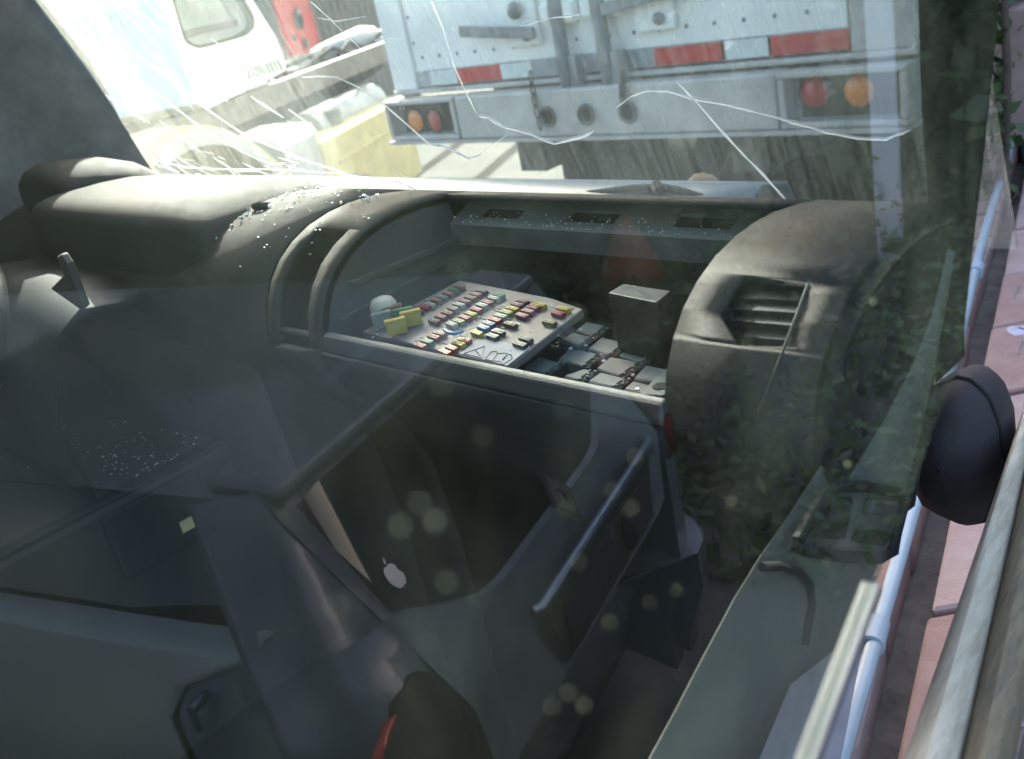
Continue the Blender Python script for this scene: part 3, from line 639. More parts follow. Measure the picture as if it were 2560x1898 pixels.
# chrome bar, plate recess, badge, lock
b = MB(); b.tube([gate(.471, .790, .026), gate(.485, .788, .034), gate(1.085, .788, .034), gate(1.10, .790, .026)], .013, 10); b.build('chrome_bar', M_chrome, tg, smooth=True)
b = MB(); b.prism([cp(.50, -.026, .77), cp(1.07, -.026, .77), cp(1.04, -.026, .625), cp(.54, -.026, .625)], -CA * .004); b.build('plate_recess', M_cartrim, tg)
b = MB(); b.prism([cp(.56, -.032, .745), cp(1.02, -.032, .745), cp(1.02, -.032, .645), cp(.56, -.032, .645)], -CA * .004); b.build('number_plate', M_cartrim, tg)
b = MB(); ring = [(.0, .048), (.034, 0), (0, -.048), (-.034, 0)]
bo = [gate(.745 + u, .858 + v_, .03) for u, v_ in ring]; bi = [gate(.745 + u * .35, .858 + v_ * .35, .03) for u, v_ in ring]; b.rows([[gate(.745 + u, .858 + v_, .02) for u, v_ in ring], bo, bi, [gate(.745 + u * .35, .858 + v_ * .35, .02) for u, v_ in ring]], True).build('badge', M_cartrim, tg)
b = MB(); b.disc(gate(.80, .745, .03), -CA, .016, .01, 14); b.build('lock', M_chrome, tg)
b = MB(); b.ball(gate(.86, .70, .035), (.03, .008, .045), 10, 6); b.build('emblem_mark', M_hole, tg)
# apple-shaped white sticker, bite and leaf, inside the lower corner of the rear window
ap = []
for k in range(40):
    a = 2 * math.pi * k / 40; x_, y_ = math.cos(a), math.sin(a)
    rr = 1 - .16 * math.exp(-((a - math.pi / 2) / .28) ** 2) - .08 * math.exp(-((a - 3 * math.pi / 2) / .25) ** 2)
    px_, py_ = x_ * rr * .92, y_ * rr
    bx, by, br = 1.02, .12, .36
    if (px_ - bx) ** 2 + (py_ - by) ** 2 < br * br:
        dx, dy = px_ - bx, py_ - by; n_ = math.hypot(dx, dy); px_, py_ = bx - abs(dx) / n_ * br, by + dy / n_ * br
    ap.append((px_, py_))
lf = [(.02, 1.08), (.10, 1.30), (.34, 1.52), (.40, 1.50), (.34, 1.22), (.12, 1.06)]
al, _, az = vh(977, 1438); sc = .019
b = MB(); b.prism([gate(al + x_ * sc, az + y_ * sc, .0075) for x_, y_ in ap], -CA * .001); b.prism([gate(al + x_ * sc, az + y_ * sc, .0075) for x_, y_ in lf], -CA * .001); b.build('apple_sticker', M_sticker, tg)
# tail lamp that wraps the corner
tl_px = [(1010, 1625), (905, 1665), (880, 1760), (905, 1830), (960, 1905), (1060, 2010), (1205, 1990), (1190, 1880), (1095, 1735)]
def onbody(px, py, out=.0):
    best = None
    for l_ in [k * .004 - .02 for k in range(0, 90)]:
        for side in (0,):
            pass
    # march along the mirrored ray to the body surface
    d = ray(px, py); t = .6
    while t < 3.5:
        p = EYE + d * t; r_ = p - OV; l, f_, z = r_.dot(WV), r_.dot(AV), p.z
        ins, back = carsec(max(.05, z)); rr = .16
        x_, y_ = l - ins, f_ - back
        inside = x_ > 0 and y_ > 0 and (x_ > rr or y_ > rr or (x_ - rr) ** 2 + (y_ - rr) ** 2 < rr * rr)
        if inside: return l, f_, z
        t += .004
    return vv(px, py)
def corner(z, u, grow):      # u 0..1 runs from the side round the corner to the tailgate gap
    ins, back = carsec(z); r_ = .16; arc = r_ * math.pi / 2; tot = arc + max(.01, .243 - ins - r_); d = u * tot
    if d < arc: a = d / r_; l, f_ = ins + r_ * (1 - math.cos(a)), back + r_ * (1 - math.sin(a)); nl, nf = -math.cos(a), -math.sin(a)
    else: l, f_ = ins + r_ + d - arc, back; nl, nf = 0, -1
    return cp(l + nl * grow, f_ + nf * grow, z)
rows = []
lz = [(.585, .88), (.60, .70), (.63, .54), (.67, .43), (.72, .36), (.78, .34), (.83, .40), (.865, .55), (.885, .80)]
for z, u0 in lz: u1 = {.83: .965, .865: .90, .885: .80}.get(z, .985); u0 = min(u0, u1 - .12); rows.append([corner(z, lerp(u0, u1, k / 12), .016 + .012 * math.sin(math.pi * k / 12) * (.3 if z in (.585, .885) else 1)) for k in range(13)])
b = MB(); b.rows(rows); tl_ = b.build('tail_lamp', M_tlred, car, smooth=True, solid=.02)
b = MB(); b.rows([[corner(z, u, .031) for u in (ua, lerp(ua, ub, .5), ub)] for z, ua, ub in ((.72, .39, .42), (.78, .375, .42), (.825, .43, .49), (.858, .57, .64))]); b.build('red_glint', mat('tail_glint_red', (.42, .012, .012), .2, .4, 40, coat=.5), tl_, smooth=True, solid=.004)  # red glint on the lens edge, painted as a brighter patch
b = MB(); b.rows([[corner(.675 + .04 * k_ * math.sin(a), .80 + .11 * k_ * math.cos(a), .036 + .004 * (1 - k_)) for a in [k * math.pi / 10 for k in range(20)]] for k_ in (1, .7, .35, .04)], True).build('reversing_lens', M_tlclear, tl_, smooth=True)
b = MB(); c_l = cp(W_ - .16, .10, .84); b.rows([[cp(W_ - l, f_ - .012, z) for l, f_ in carrow(z)[6:15]] for z in (.68, .74, .84, .93, .97)]).build('tail_lamp', mat('tail_dark', (.10, .008, .008), .2, .2, 8, coat=.5), car, smooth=True, solid=.02)
b = MB(); rows = [[cp(l, f_ - .02, z) for l, f_ in carrow(z, .02)] for z in (.1, .14, .30, .36, .39)] + [[cp(l, f_, .392) for l, f_ in carrow(.39, -.12)]]; b.rows(rows).build('rear_bumper', M_car, car, smooth=True, solid=.02)
for f_ in (.75, 3.2):
    for l in (.0, W_ - .2):
        b = MB(); b.tube([cp(l, f_, GZ + .30), cp(l + .03, f_, GZ + .30), cp(l + .17, f_, GZ + .30), cp(l + .2, f_, GZ + .30)], [.25, .30, .30, .25], 24); wh = b.build('wheel', M_rubber, car, smooth=True)
        b = MB(); b.disc(cp(l - .004, f_, GZ + .30), CW, .19, .21, 18); b.build('rim', M_steel, wh, smooth=True)

# ------------------------------------------------------------------ the truck cab we look into
cab = empty('truck_cab', (-1.2, .6, GZ), 'scrapped truck cab with dusty brown dashboard, cracked windscreen and open fuse compartment', 'truck')
PROF = [(1.02, 1.49), (.98, 1.525), (.93, 1.55), (.885, 1.565), (.842, 1.574), (.80, 1.5795), (.77, 1.5805), (.735, 1.578), (.70, 1.571), (.67, 1.559), (.645, 1.543), (.625, 1.522), (.61, 1.497), (.602, 1.472), (.598, 1.45), (.602, 1.425), (.618, 1.395), (.65, 1.36), (.69, 1.31), (.72, 1.24), (.735, 1.1), (.74, .57)]
def dashpt(i, x): y, z = PROF[i]; return V((x, y, z))
def off_prof(i, d):   # inward offset of profile point
    a, c = V(PROF[max(0, i - 1)]), V(PROF[min(len(PROF) - 1, i + 1)]); t = (c - a).normalized(); n = V((t.y, -t.x)); p = V(PROF[i]) + n * (-d if n.x < 0 or n.y > 0 else d)
    return p
ALL = list(range(len(PROF)))
def strip(mb, x0, x1, idx, nx=2):
    mb.rows([[dashpt(i, lerp(x0, x1, k / (nx - 1))) for i in idx] for k in range(nx)]); return mb
b = MB(); strip(b, -2.45, -1.152, ALL, 8); dash = b.build('dashboard', M_dash, cab, smooth=True, solid=.006)
# seam groove: a thin dark band set back between the sections
def inner(mb, x0, x1, idx, d, nx=2):
    def q(i, x):
        y, z = PROF[i]; c = V((.80, 1.38)); v_ = (c - V((y, z))).normalized() * d; return V((x, y + v_.x, z + v_.y))
    mb.rows([[q(i, lerp(x0, x1, k / (nx - 1))) for i in idx] for k in range(nx)]); return mb
b = MB(); inner(b, -1.156, -1.138, ALL[2:], .012); b.build('seam', M_hole, dash, smooth=True)
# section with the open vent slot
TOPI = [i for i in ALL if i <= 8]; MID = [8, 9, 10, 11, 12, 13, 14]; LOW = [i for i in ALL if i >= 14]
b = MB(); strip(b, -1.143, -1.020, TOPI, 4); strip(b, -1.143, -1.1215, MID); strip(b, -1.049, -1.020, MID); strip(b, -1.143, -1.020, LOW, 4)
vs_ = b.build('vent_surround', M_dash, dash, smooth=True, solid=.012)
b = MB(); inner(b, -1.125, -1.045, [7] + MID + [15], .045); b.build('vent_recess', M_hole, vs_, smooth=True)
b = MB(); b.tube([V((-1.118, .607, 1.462)), V((-1.052, .607, 1.462))], .006, 10); b.build('vent_lip', M_dash, vs_, smooth=True)
b = MB(); b.box((-1.085, .60, 1.43), (.022, .01, .006)); b.build('clip', M_grey, vs_, bevel=.002)
# compartment section: front lip only, ledge with slots, tray, walls, lower rim
b = MB(); strip(b, -1.020, -.503, [0, 1, 2, 3, 4], 6); b.build('windscreen_lip', M_dash, dash, smooth=True, solid=.007)
ZL = 1.536; YL0, YL1 = .838, .905
b = MB()
slots = [(1212, 1310, 529), (1429, 1550, 540), (1692, 1840, 553)]
sx = [(at(a_, y_, 1, .865).x, at(c_, y_, 1, .865).x) for a_, c_, y_ in slots]
ys_ = [(.838, 1.534), (.852, 1.541), (.872, 1.549), (.905, 1.556)]
edges = [-1.020] + [e for p in sx for e in p] + [-.503]
for r_ in range(3):
    for k in range(len(edges) - 1):
        if r_ == 1 and k % 2 == 1: continue
        (ya, za), (yb, zb) = ys_[r_], ys_[r_ + 1]
        b.add([(edges[k], ya, za), (edges[k + 1], ya, za), (edges[k + 1], yb, zb), (edges[k], yb, zb)], [(0, 1, 2, 3)])
b.add([(-1.020, .838, 1.534), (-.503, .838, 1.534), (-.503, .842, 1.505), (-1.020, .842, 1.505)], [(0, 1, 2, 3)])
lg = b.build('slotted_ledge', M_ledge, dash, solid=.004)
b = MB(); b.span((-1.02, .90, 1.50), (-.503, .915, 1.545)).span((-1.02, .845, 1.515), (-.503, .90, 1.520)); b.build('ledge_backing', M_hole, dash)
# side walls of the compartment
for x_, mt in ((-1.020, M_grey), (-.503, M_grey)):
    poly = [V((x_, PROF[i][0], PROF[i][1] - .004)) for i in range(4, 14)] + [V((x_, .62, 1.40)), V((x_, .93, 1.33)), V((x_, .93, 1.53)), V((x_, .85, 1.53))]
    b = MB(); b.prism(poly, (-.012 if x_ < -1 else .012, 0, 0)); b.build('compartment_wall', mt, dash)
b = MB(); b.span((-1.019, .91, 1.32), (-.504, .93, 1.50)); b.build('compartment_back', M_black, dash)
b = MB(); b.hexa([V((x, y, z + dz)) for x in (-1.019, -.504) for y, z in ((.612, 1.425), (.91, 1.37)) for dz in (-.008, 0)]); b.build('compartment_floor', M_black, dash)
b = MB(); strip(b, -1.020, -.503, [i for i in ALL if i >= 14], 3); b.build('lower_dash', M_dashlow, dash, smooth=True, solid=.006)
b = MB(); prof = [(.600, 1.470), (.607, 1.4735), (.616, 1.468), (.617, 1.455), (.604, 1.443), (.5965, 1.452)]; b.prism([V((-1.017, y, z)) for y, z in prof], (.512, 0, 0)); b.build('front_rim', M_grey, dash, bevel=.003)
# rib on the left wall, plates and clips at the back
b = MB(); b.hexa([V((x, y, z)) for x in (-1.0195, -1.012) for y, z0 in ((.66, 1.512), (.90, 1.508)) for z in (z0, z0 + .006)]); b.build('wall_rib', M_grey, dash)
b = MB(); b.hexa([V((x, y, z)) for x in (-1.0195, -1.013) for y, z0 in ((.63, 1.476), (.86, 1.49)) for z in (z0, z0 + .004)]); b.build('wall_rib', M_grey, dash)
# right-hand section with air vent
XR0, XR1 = -.503, -.365
def hitprof(px, py):
    best = None; d = ray(px, py)
    for i in range(len(PROF) - 1):
        a, c = V(PROF[i]), V(PROF[i + 1]); e = c - a; dd = V((d.y, d.z)); o_ = V((EYE.y, EYE.z)); den = dd.x * e.y - dd.y * e.x
        if abs(den) < 1e-9: continue
        w0 = a - o_; t = (w0.x * e.y - w0.y * e.x) / den; u = (w0.x * dd.y - w0.y * dd.x) / den
        if t > 0 and -1e-6 <= u <= 1.000001 and (best is None or t < best[0]): best = (t, i + u)
    return (EYE + d * best[0]).x, best[1]
def pp_(s):
    i = min(int(s), len(PROF) - 2); a, c = V(PROF[i]), V(PROF[i + 1]); q = a.lerp(c, s - i); return q
vq = [(1862, 687), (2022, 709), (1966, 880), (1842, 864), (1796, 786)]
hv = [hitprof(*q) for q in vq]
S0 = min(h[1] for h in hv); S1 = max(h[1] for h in hv)
def vint(s):    # x interval of the vent opening at profile position s
    xs_ = []
    for i in range(len(hv)):
        (xa, sa_), (xb, sb_) = hv[i], hv[(i + 1) % len(hv)]
        if (sa_ - s) * (sb_ - s) <= 0 and sa_ != sb_: xs_.append(lerp(xa, xb, (s - sa_) / (sb_ - sa_)))
    return (min(xs_), max(xs_)) if len(xs_) >= 2 else None
def xr_(s): return XR1 - max(0, 1.33 - pp_(s).y) * .36 - max(0, pp_(s).x - .86) * .9
b = MB(); ss = sorted(set([float(i) for i in ALL] + [S0 + (S1 - S0) * k / 14 for k in range(15)])); prev = None
def P3(x, s): q = pp_(s); return V((x, q.x, q.y))
for k in range(len(ss) - 1):
    s0_, s1_ = ss[k], ss[k + 1]
    if s0_ >= S0 - 1e-6 and s1_ <= S1 + 1e-6:
        i0, i1 = vint(s0_ + 1e-5), vint(s1_ - 1e-5)
        for j in (0, 1):
            e = (XR0, XR1)[j]; b.add([P3(e, s0_), P3(i0[j], s0_), P3(i1[j], s1_), P3(e, s1_)], [(0, 1, 2, 3)])
    else: b.add([P3(XR0, s0_), P3(xr_(s0_), s0_), P3(xr_(s1_), s1_), P3(XR0, s1_)], [(0, 1, 2, 3)])
ds = b.build('passenger_end', M_dash, dash, smooth=True, solid=.010)
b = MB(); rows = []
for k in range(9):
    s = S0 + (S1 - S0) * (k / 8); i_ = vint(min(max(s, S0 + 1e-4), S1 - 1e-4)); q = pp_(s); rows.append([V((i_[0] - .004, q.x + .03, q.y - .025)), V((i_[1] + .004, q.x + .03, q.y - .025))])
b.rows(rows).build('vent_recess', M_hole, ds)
for k, (ya_, yb_) in enumerate(((748, 757), (776, 787), (806, 820), (846, 856))):
    xa_ = (1828, 1806, 1816, 1838)[k]; a_ = hitprof(xa_, ya_); c_ = hitprof((2004, 1994, 1984, 1972)[k], yb_)
    p, q = P3(*a_) + V((0, .010, -.004)), P3(*c_) + V((0, .010, -.004))
    b = MB(); b.hexa([v_ + dd + V((0, 0, ee)) for v_ in (p, q) for dd in (V((0, 0, 0)), V((0, .02, .004))) for ee in (-.0015, .0015)]); b.build('vent_slat', M_dashlow, ds)
# metal-looking edge right of the vent
e0, e1 = hitprof(2020, 712), hitprof(1896, 1030)
pts = [P3(*hitprof(lerp(2022, 1896, k / 11), lerp(711, 1032, k / 11) + 8 * math.sin(math.pi * k / 11))) + V((0, -.001, .001)) for k in range(12)]
MB().tube(pts, .0012, 6).build('vent_edge', M_grey, ds, smooth=True)
# end cap beyond the seam
b = MB(); inner(b, -.368, -.352, [i for i in ALL if 2 <= i <= 17], .010); b.build('seam', M_hole, dash, smooth=True)
b = MB(); b.prism([V((-.352, PROF[i][0] + .006, PROF[i][1] - .014)) for i in range(4, 18)] + [V((-.352, .742, 1.33)), V((-.352, .785, 1.42)), V((-.352, .81, 1.49)), V((-.352, .828, 1.55))], (-.012, 0, 0)); b.build('end_cap', M_dashlow, dash)

# instrument hood
HP = [(.95, 1.545), (.88, 1.585), (.80, 1.604), (.74, 1.610), (.69, 1.611), (.655, 1.610), (.636, 1.606), (.622, 1.597), (.614, 1.578), (.615, 1.50), (.622, 1.42), (.63, 1.30), (.64, 1.15)]
def hood(mb, x0, x1, prof, rr, n=6):
    rows = []; zc = 1.42; yc = .80
    seq = []
    for k in range(n + 1):
        a = math.pi / 2 * k / n; seq.append((x0 + rr * (1 - math.sin(a)), 1 - .055 * (1 - math.cos(math.pi / 2 - a)) if False else math.sin(a)))
    left = [(x0 + rr * (1 - math.cos(math.pi / 2 * k / n)), math.sin(math.pi / 2 * k / n)) for k in range(n + 1)]
    right = [(x1 - rr * (1 - math.cos(math.pi / 2 * k / n)), math.sin(math.pi / 2 * k / n)) for k in range(n, -1, -1)]
    for x, t in left + right:
        sc_ = .72 + .28 * t; rows.append([V((x, yc + (y - yc) * (.8 + .2 * t), zc + (z - zc) * sc_ if z > zc else z)) for y, z in prof])
    mb.rows(rows); return mb
b = MB(); hood(b, -1.99, -1.33, HP, .13); b.build('instrument_hood', M_dash, dash, smooth=True)
HP2 = [(.90, 1.58), (.85, 1.62), (.80, 1.642), (.74, 1.655), (.70, 1.657), (.675, 1.65), (.662, 1.635), (.66, 1.61), (.665, 1.58)]
b = MB(); hood(b, -2.11, -1.86, HP2, .11); b.build('far_hood', M_dash, dash, smooth=True)

# centre console shelf, lower left
CXR = -1.478
b = MB(); prof = [(-.02, .90), (-.02, 1.17), (-.006, 1.195), (.012, 1.20)]
b.hexa([V((x, y, z)) for x in (-2.4, CXR) for y, zt_ in ((.15, 1.2), (.76, 1.2)) for z in (.72, zt_)]); con = b.build('centre_console', M_dash, cab, bevel=.012)
b = MB(); b.hexa([V((x, y, z)) for x in (CXR - .03, CXR + .0) for y in (.16, .74) for z in (1.2005, 1.207)]); b.build('console_rim', M_dashlow, con, bevel=.003)
b = MB(); q = at(405, 1310, 0, CXR + .006); b.box((CXR + .004, q.y, q.z), (.012, .17, .12)); b.build('console_flap', M_dashlow, con, bevel=.006)
b = MB(); q = at(468, 1312, 0, CXR + .012); b.box((CXR + .0115, q.y, q.z), (.003, .022, .02)); b.build('yellow_sticker', M_yellow, con)
# steering wheel
sw = empty('steering_wheel', (-1.80, .34, 1.38), '', ''); del sw['label']; del sw['category']; par(sw, cab)
SWC = V((-1.80, .335, 1.385)); ax = V((0, -.80, .60)).normalized(); ux = V((1, 0, 0)); uy = ax.cross(ux).normalized() * -1
ring = [SWC + ux * (.235 * math.cos(a)) + uy * (.235 * math.sin(a)) for a in [k * math.pi / 24 for k in range(49)]]
MB().tube(ring, .017, 12).build('rim', M_dashlow, sw, smooth=True)
b = MB(); b.ball(SWC - ax * .02, (.11, .045, .09), 20, 10, Matrix.Rotation(math.radians(-37), 3, 'X')); b.build('hub', M_dashlow, sw, smooth=True)
for a in (0.15, math.pi - .15, 3 * math.pi / 2):
    MB().tube([SWC - ax * .015 + (ux * math.cos(a) + uy * math.sin(a)) * .07, SWC + (ux * math.cos(a) + uy * math.sin(a)) * .23], .016, 10).build('spoke', M_dashlow, sw, smooth=True)
b = MB(); rows = []
for (px_, py_, dz) in ((-60, 668, 0), (0, 690, 0), (60, 700, 0), (110, 718, 0), (160, 750, 0), (196, 775, 0), (206, 800, 0)):
    p = at(px_, py_, 1, .50); rows.append([p + V((0, .16, -.03)), p, p + V((0, -.05, -.03)), p + V((.0, -.09, -.14)), p + V((0, -.08, -.34))])
b.rows(rows).build('column_shroud', M_dashlow, sw, smooth=True, solid=.006)
b = MB(); b.prism([at(x, y, 1, .49) for x, y in ((124, 722), (158, 688), (140, 642), (150, 636), (166, 660), (208, 768), (200, 776))], (0, .012, 0)); b.build('stalk', M_grey, sw, bevel=.003)

# door trim on the passenger side
XD = -.36
def dp(px, py, x=XD): return at(px, py, 0, x)
dr = empty('passenger_door', dp(2100, 1620), '', ''); del dr['label']; del dr['category']; par(dr, cab)
edge_in = [(2345, 615), (2305, 760), (2262, 850), (2180, 985), (2080, 1120), (1985, 1270), (1905, 1385), (1840, 1490), (1760, 1640), (1690, 1775), (1620, 1905), (1580, 1990)]
edge_out = [(2350, 640), (2338, 800), (2318, 960), (2296, 1120), (2272, 1255), (2215, 1370), (2165, 1480), (2130, 1570), (2112, 1612), (2080, 1630), (1985, 1690), (1860, 1990)]
b = MB(); rows = []
for k in range(12):
    p, q = dp(*edge_in[k]), dp(*edge_out[k]); row = []
    row.append(p + V((-.006, .004, -.008)))
    for j in range(7):
        t = j / 6; row.append(p.lerp(q, t) + V((.014 * math.sin(math.pi * t), 0, 0)))
    row.append(q + V((-.012, 0, 0))); rows.append(row)
b.rows(rows).build('door_panel', M_door, dr, smooth=True)
# switch recess: raised frame, plate and switches
def frame(mb, pts, r_): mb.tube([dp(*p, XD + .016) for p in pts] + [dp(*pts[0], XD + .016)], r_, 8)
b = MB(); frame(b, [(2102, 1215), (2058, 1240), (1995, 1350), (1992, 1368), (2020, 1378), (2100, 1392), (2200, 1396), (2232, 1380), (2262, 1250), (2240, 1232), (2160, 1216)], .005); swf = b.build('switch_surround', M_dashlow, dr, smooth=True)
b = MB(); b.prism([dp(*p, XD + .012) for p in ((2085, 1240), (2120, 1240), (2100, 1345), (2025, 1345))], (.006, 0, 0)); b.build('switch_plate', M_dashlow, dr, bevel=.003)
b = MB(); b.prism([dp(*p, XD + .013) for p in ((2160, 1245), (2226, 1248), (2215, 1290), (2150, 1282))], (.010, 0, 0)); b.build('window_switch', M_grey, dr, bevel=.003)
b = MB(); b.prism([dp(*p, XD + .013) for p in ((2135, 1320), (2205, 1325), (2190, 1360), (2120, 1350))], (.010, 0, 0)); b.build('window_switch', M_black, dr, bevel=.003)
b = MB(); b.tube([dp(*p, XD + .015) for p in ((1905, 1418), (1950, 1416), (2000, 1432), (2026, 1465), (2030, 1510), (2020, 1560), (2012, 1610))], .0035, 8); b.build('armrest_seam', M_hole, dr, smooth=True)
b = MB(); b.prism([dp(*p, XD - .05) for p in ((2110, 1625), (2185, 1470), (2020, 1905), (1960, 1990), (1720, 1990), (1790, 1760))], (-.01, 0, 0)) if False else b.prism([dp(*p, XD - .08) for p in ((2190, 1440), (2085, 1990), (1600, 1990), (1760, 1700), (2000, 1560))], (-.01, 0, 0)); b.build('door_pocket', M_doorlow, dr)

# pillar at the right edge of the windscreen and the dark frame of the door
b = MB()
pl_ = [(2293, -260), (2296, 0), (2304, 260), (2322, 530), (2338, 960)]; pr_ = [(2530, -260), (2500, 0), (2458, 400), (2425, 680), (2402, 900)]
rows = []
for i in range(5):
    l_, r_ = at(*pl_[i], 1, .87), at(*pr_[i], 1, .87); rows.append([l_ + V((0, .07, 0)), l_, l_.lerp(r_, .3) + V((0, -.012, 0)), l_.lerp(r_, .7) + V((0, -.012, 0)), r_, r_ + V((-.06, .05, 0))])
b.rows(rows, True).build('windscreen_pillar', M_rubber, cab, smooth=True)
# wing mirror
mc = at(2400, 1120, 1, .95)
b = MB(); rows = []
ml = [(2296, 1190), (2300, 1060), (2340, 960), (2400, 935), (2440, 945), (2480, 990), (2505, 1060), (2512, 1140), (2492, 1235), (2462, 1312), (2440, 1310), (2370, 1280), (2320, 1250)]
c0 = V((2400, 1120)); pmo = polar(ml, c0, 36)
for sc_, dy in ((.02, -.055), (.5, -.05), (.8, -.035), (.95, -.015), (1, .01), (.97, .03), (.9, .045), (.02, .05)):
    rows.append([at(c0.x + (p.x - c0.x) * sc_, c0.y + (p.y - c0.y) * sc_, 1, .95) + V((0, dy, 0)) for p in pmo])
wm_ = b.rows(rows, True).build('wing_mirror', mat('mirror_shell', (.034, .031, .033), .75, .35, 9, spec=.3, bump=.15, bscale=400), cab, smooth=True)
MB().tube([at(c0.x + (p.x - c0.x) * .985, c0.y + (p.y - c0.y) * .985, 1, .95) + V((0, -.004, 0)) for p in pmo + pmo[:1]], .0022, 6).build('housing_seam', M_hole, wm_, smooth=True)
MB().tube([at(2300, 1180, 1, .93), at(2270, 1120, 1, .9), V((-.40, .86, 1.33))], .012, 8).build('mirror_arm', M_rubber, cab, smooth=True)
# shell that keeps the cab dim: roof, back wall, far side, floor, nose
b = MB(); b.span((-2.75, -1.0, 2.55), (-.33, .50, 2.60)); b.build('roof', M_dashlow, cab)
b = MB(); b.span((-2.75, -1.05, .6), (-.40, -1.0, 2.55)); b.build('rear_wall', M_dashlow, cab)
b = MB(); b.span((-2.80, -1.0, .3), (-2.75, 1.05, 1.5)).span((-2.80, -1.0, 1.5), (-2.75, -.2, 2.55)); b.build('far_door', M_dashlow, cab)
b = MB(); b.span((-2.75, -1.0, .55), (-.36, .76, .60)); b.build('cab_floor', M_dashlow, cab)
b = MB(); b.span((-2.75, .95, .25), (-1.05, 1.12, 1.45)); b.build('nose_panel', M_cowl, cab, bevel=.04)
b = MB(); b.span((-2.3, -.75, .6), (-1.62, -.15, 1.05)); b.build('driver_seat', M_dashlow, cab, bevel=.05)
# cowl strip and wiper outside the screen
b = MB(); rows = [[V((x, 1.03 + .02 * math.cos(x * 2), 1.485)), V((x, 1.10, 1.515)), V((x, 1.16, 1.50)), V((x, 1.2, 1.44))] for x in [-2.7 + i * .105 for i in range(20)]]; b.rows(rows).build('cowl', M_cowl, cab, smooth=True, solid=.006)
b = MB(); wpts = [at(x, y, 1, 1.08) for x, y in ((1420, 488), (1500, 480), (1580, 472), (1660, 470), (1700, 478), (1760, 492))]; b.tube(wpts, [.003, .0045, .006, .006, .006, .004], 8); wi = b.build('wiper', M_rubber, cab, smooth=True)
b = MB(); b.tube([at(1640, 465, 1, 1.085), at(1648, 482, 1, 1.07)], .009, 8); b.build('wiper_joint', M_rubber, wi, smooth=True)
o = MB().ball(at(1756, 478, 1, 1.17), (.030, .024, .026), 14, 9, jit=.04).build('clay_lump', M_tan, smooth=True); tag(o, 'tan lump of clay on the cowl outside the windscreen', 'clay lump')

# windscreen: steep pane, cracks lie in it
WB = V((0, 1.0, 1.50)); WN = V((0, -.94, -.34)).normalized(); WT = V((0, -.34, .94)).normalized()
def wsp(px, py): return atp(px, py, WN, WN.dot(WB))
xl, xr = -2.72, -.36
# built flat in its own space (x across, y up the glass) so the streaks run down the slope
me = MB(); me.hexa([V((x, y, z)) for x in (xl, xr) for y in (-.02, 1.2) for z in (-.003, .003)])
wo = me.build('windscreen', M_wind)
mw = Matrix(((1, 0, 0, 0), (0, WT.y, WN.y, WB.y), (0, WT.z, WN.z, WB.z), (0, 0, 0, 1)))
assert mw.determinant() > 0
wo.location = mw.translation; wo.rotation_euler = mw.to_euler(); par(wo, cab)
CR = [([(335, 187), (420, 250), (500, 312), (560, 352), (640, 392), (683, 407), (716, 405)], 1.0), ([(305, 95), (360, 145), (430, 190), (455, 215), (520, 270), (600, 325), (680, 362), (760, 395), (870, 430)], 1.2), ([(355, 378), (400, 400), (470, 415), (560, 420), (700, 420), (850, 430), (950, 440), (1000, 452), (1045, 472)], 1.2),
      ([(585, 455), (640, 440), (700, 435), (716, 425)], 2.2), ([(535, 390), (590, 425), (650, 425), (690, 440), (712, 456)], 1.0), ([(760, 190), (800, 187), (845, 189), (900, 215), (960, 255), (1010, 298), (1080, 360)], 1.1), ([(1085, 360), (1115, 363), (1175, 393), (1198, 387), (1204, 383)], 1.7),
      ([(1200, 385), (1225, 365), (1270, 335)], .5), ([(630, 238), (712, 291)], 1.4), ([(1083, 0), (1110, 65), (1140, 165), (1165, 220), (1197, 285)], .6), ([(1197, 285), (1225, 290), (1260, 312), (1330, 330), (1390, 356), (1465, 336), (1490, 322)], 1.7), ([(1545, 265), (1580, 238)], .5), ([(1580, 238), (1620, 222), (1670, 222), (1730, 240), (1830, 258), (1950, 290), (2070, 325), (2150, 340), (2220, 343), (2280, 320)], 1.6),
      ([(1695, 200), (1740, 245), (1800, 315), (1860, 380), (1910, 430), (1985, 515)], 1.2), ([(780, 0), (830, 45), (880, 95), (905, 118)], .7), ([(800, 42), (845, 50), (920, 38)], .7), ([(940, 98), (975, 92), (1010, 95)], 1.0), ([(1300, 62), (1390, 40), (1460, 32)], .8), ([(290, 0), (330, 45), (400, 110)], .6), ([(335, 5), (370, 40), (410, 78)], 1.0), ([(415, 410), (432, 420), (450, 430)], 1.0), ([(440, 408), (478, 438)], .9), ([(500, 432), (530, 452)], 1.2), ([(480, 445), (497, 432)], 2.4), ([(366, 118), (395, 142), (420, 165)], .9), ([(268, 235), (300, 258)], .9), ([(400, 298), (470, 350), (520, 390)], .4), ([(560, 318), (600, 350)], .4), ([(365, 378), (385, 390)], 1.4), ([(1000, 640 - 210), (1030, 445)], .3)]
for k in range(34):          # short scratches fanning over the left of the screen
    x_, y_ = R.uniform(210, 760), R.uniform(20, 450); a_ = math.radians(R.gauss(34, 9)); l_ = R.uniform(18, 75)
    CR.append(([(x_, y_), (x_ + math.cos(a_) * l_ * .5 + R.uniform(-2, 2), y_ + math.sin(a_) * l_ * .5), (x_ + math.cos(a_) * l_, y_ + math.sin(a_) * l_)], R.uniform(.25, .8)))
for k in range(26):
    x_, y_ = R.uniform(360, 760), R.uniform(370, 455); a_ = math.radians(R.gauss(20, 16)); l_ = R.uniform(15, 60)
    CR.append(([(x_, y_), (x_ + math.cos(a_) * l_, y_ + math.sin(a_) * l_)], R.uniform(.3, .9)))
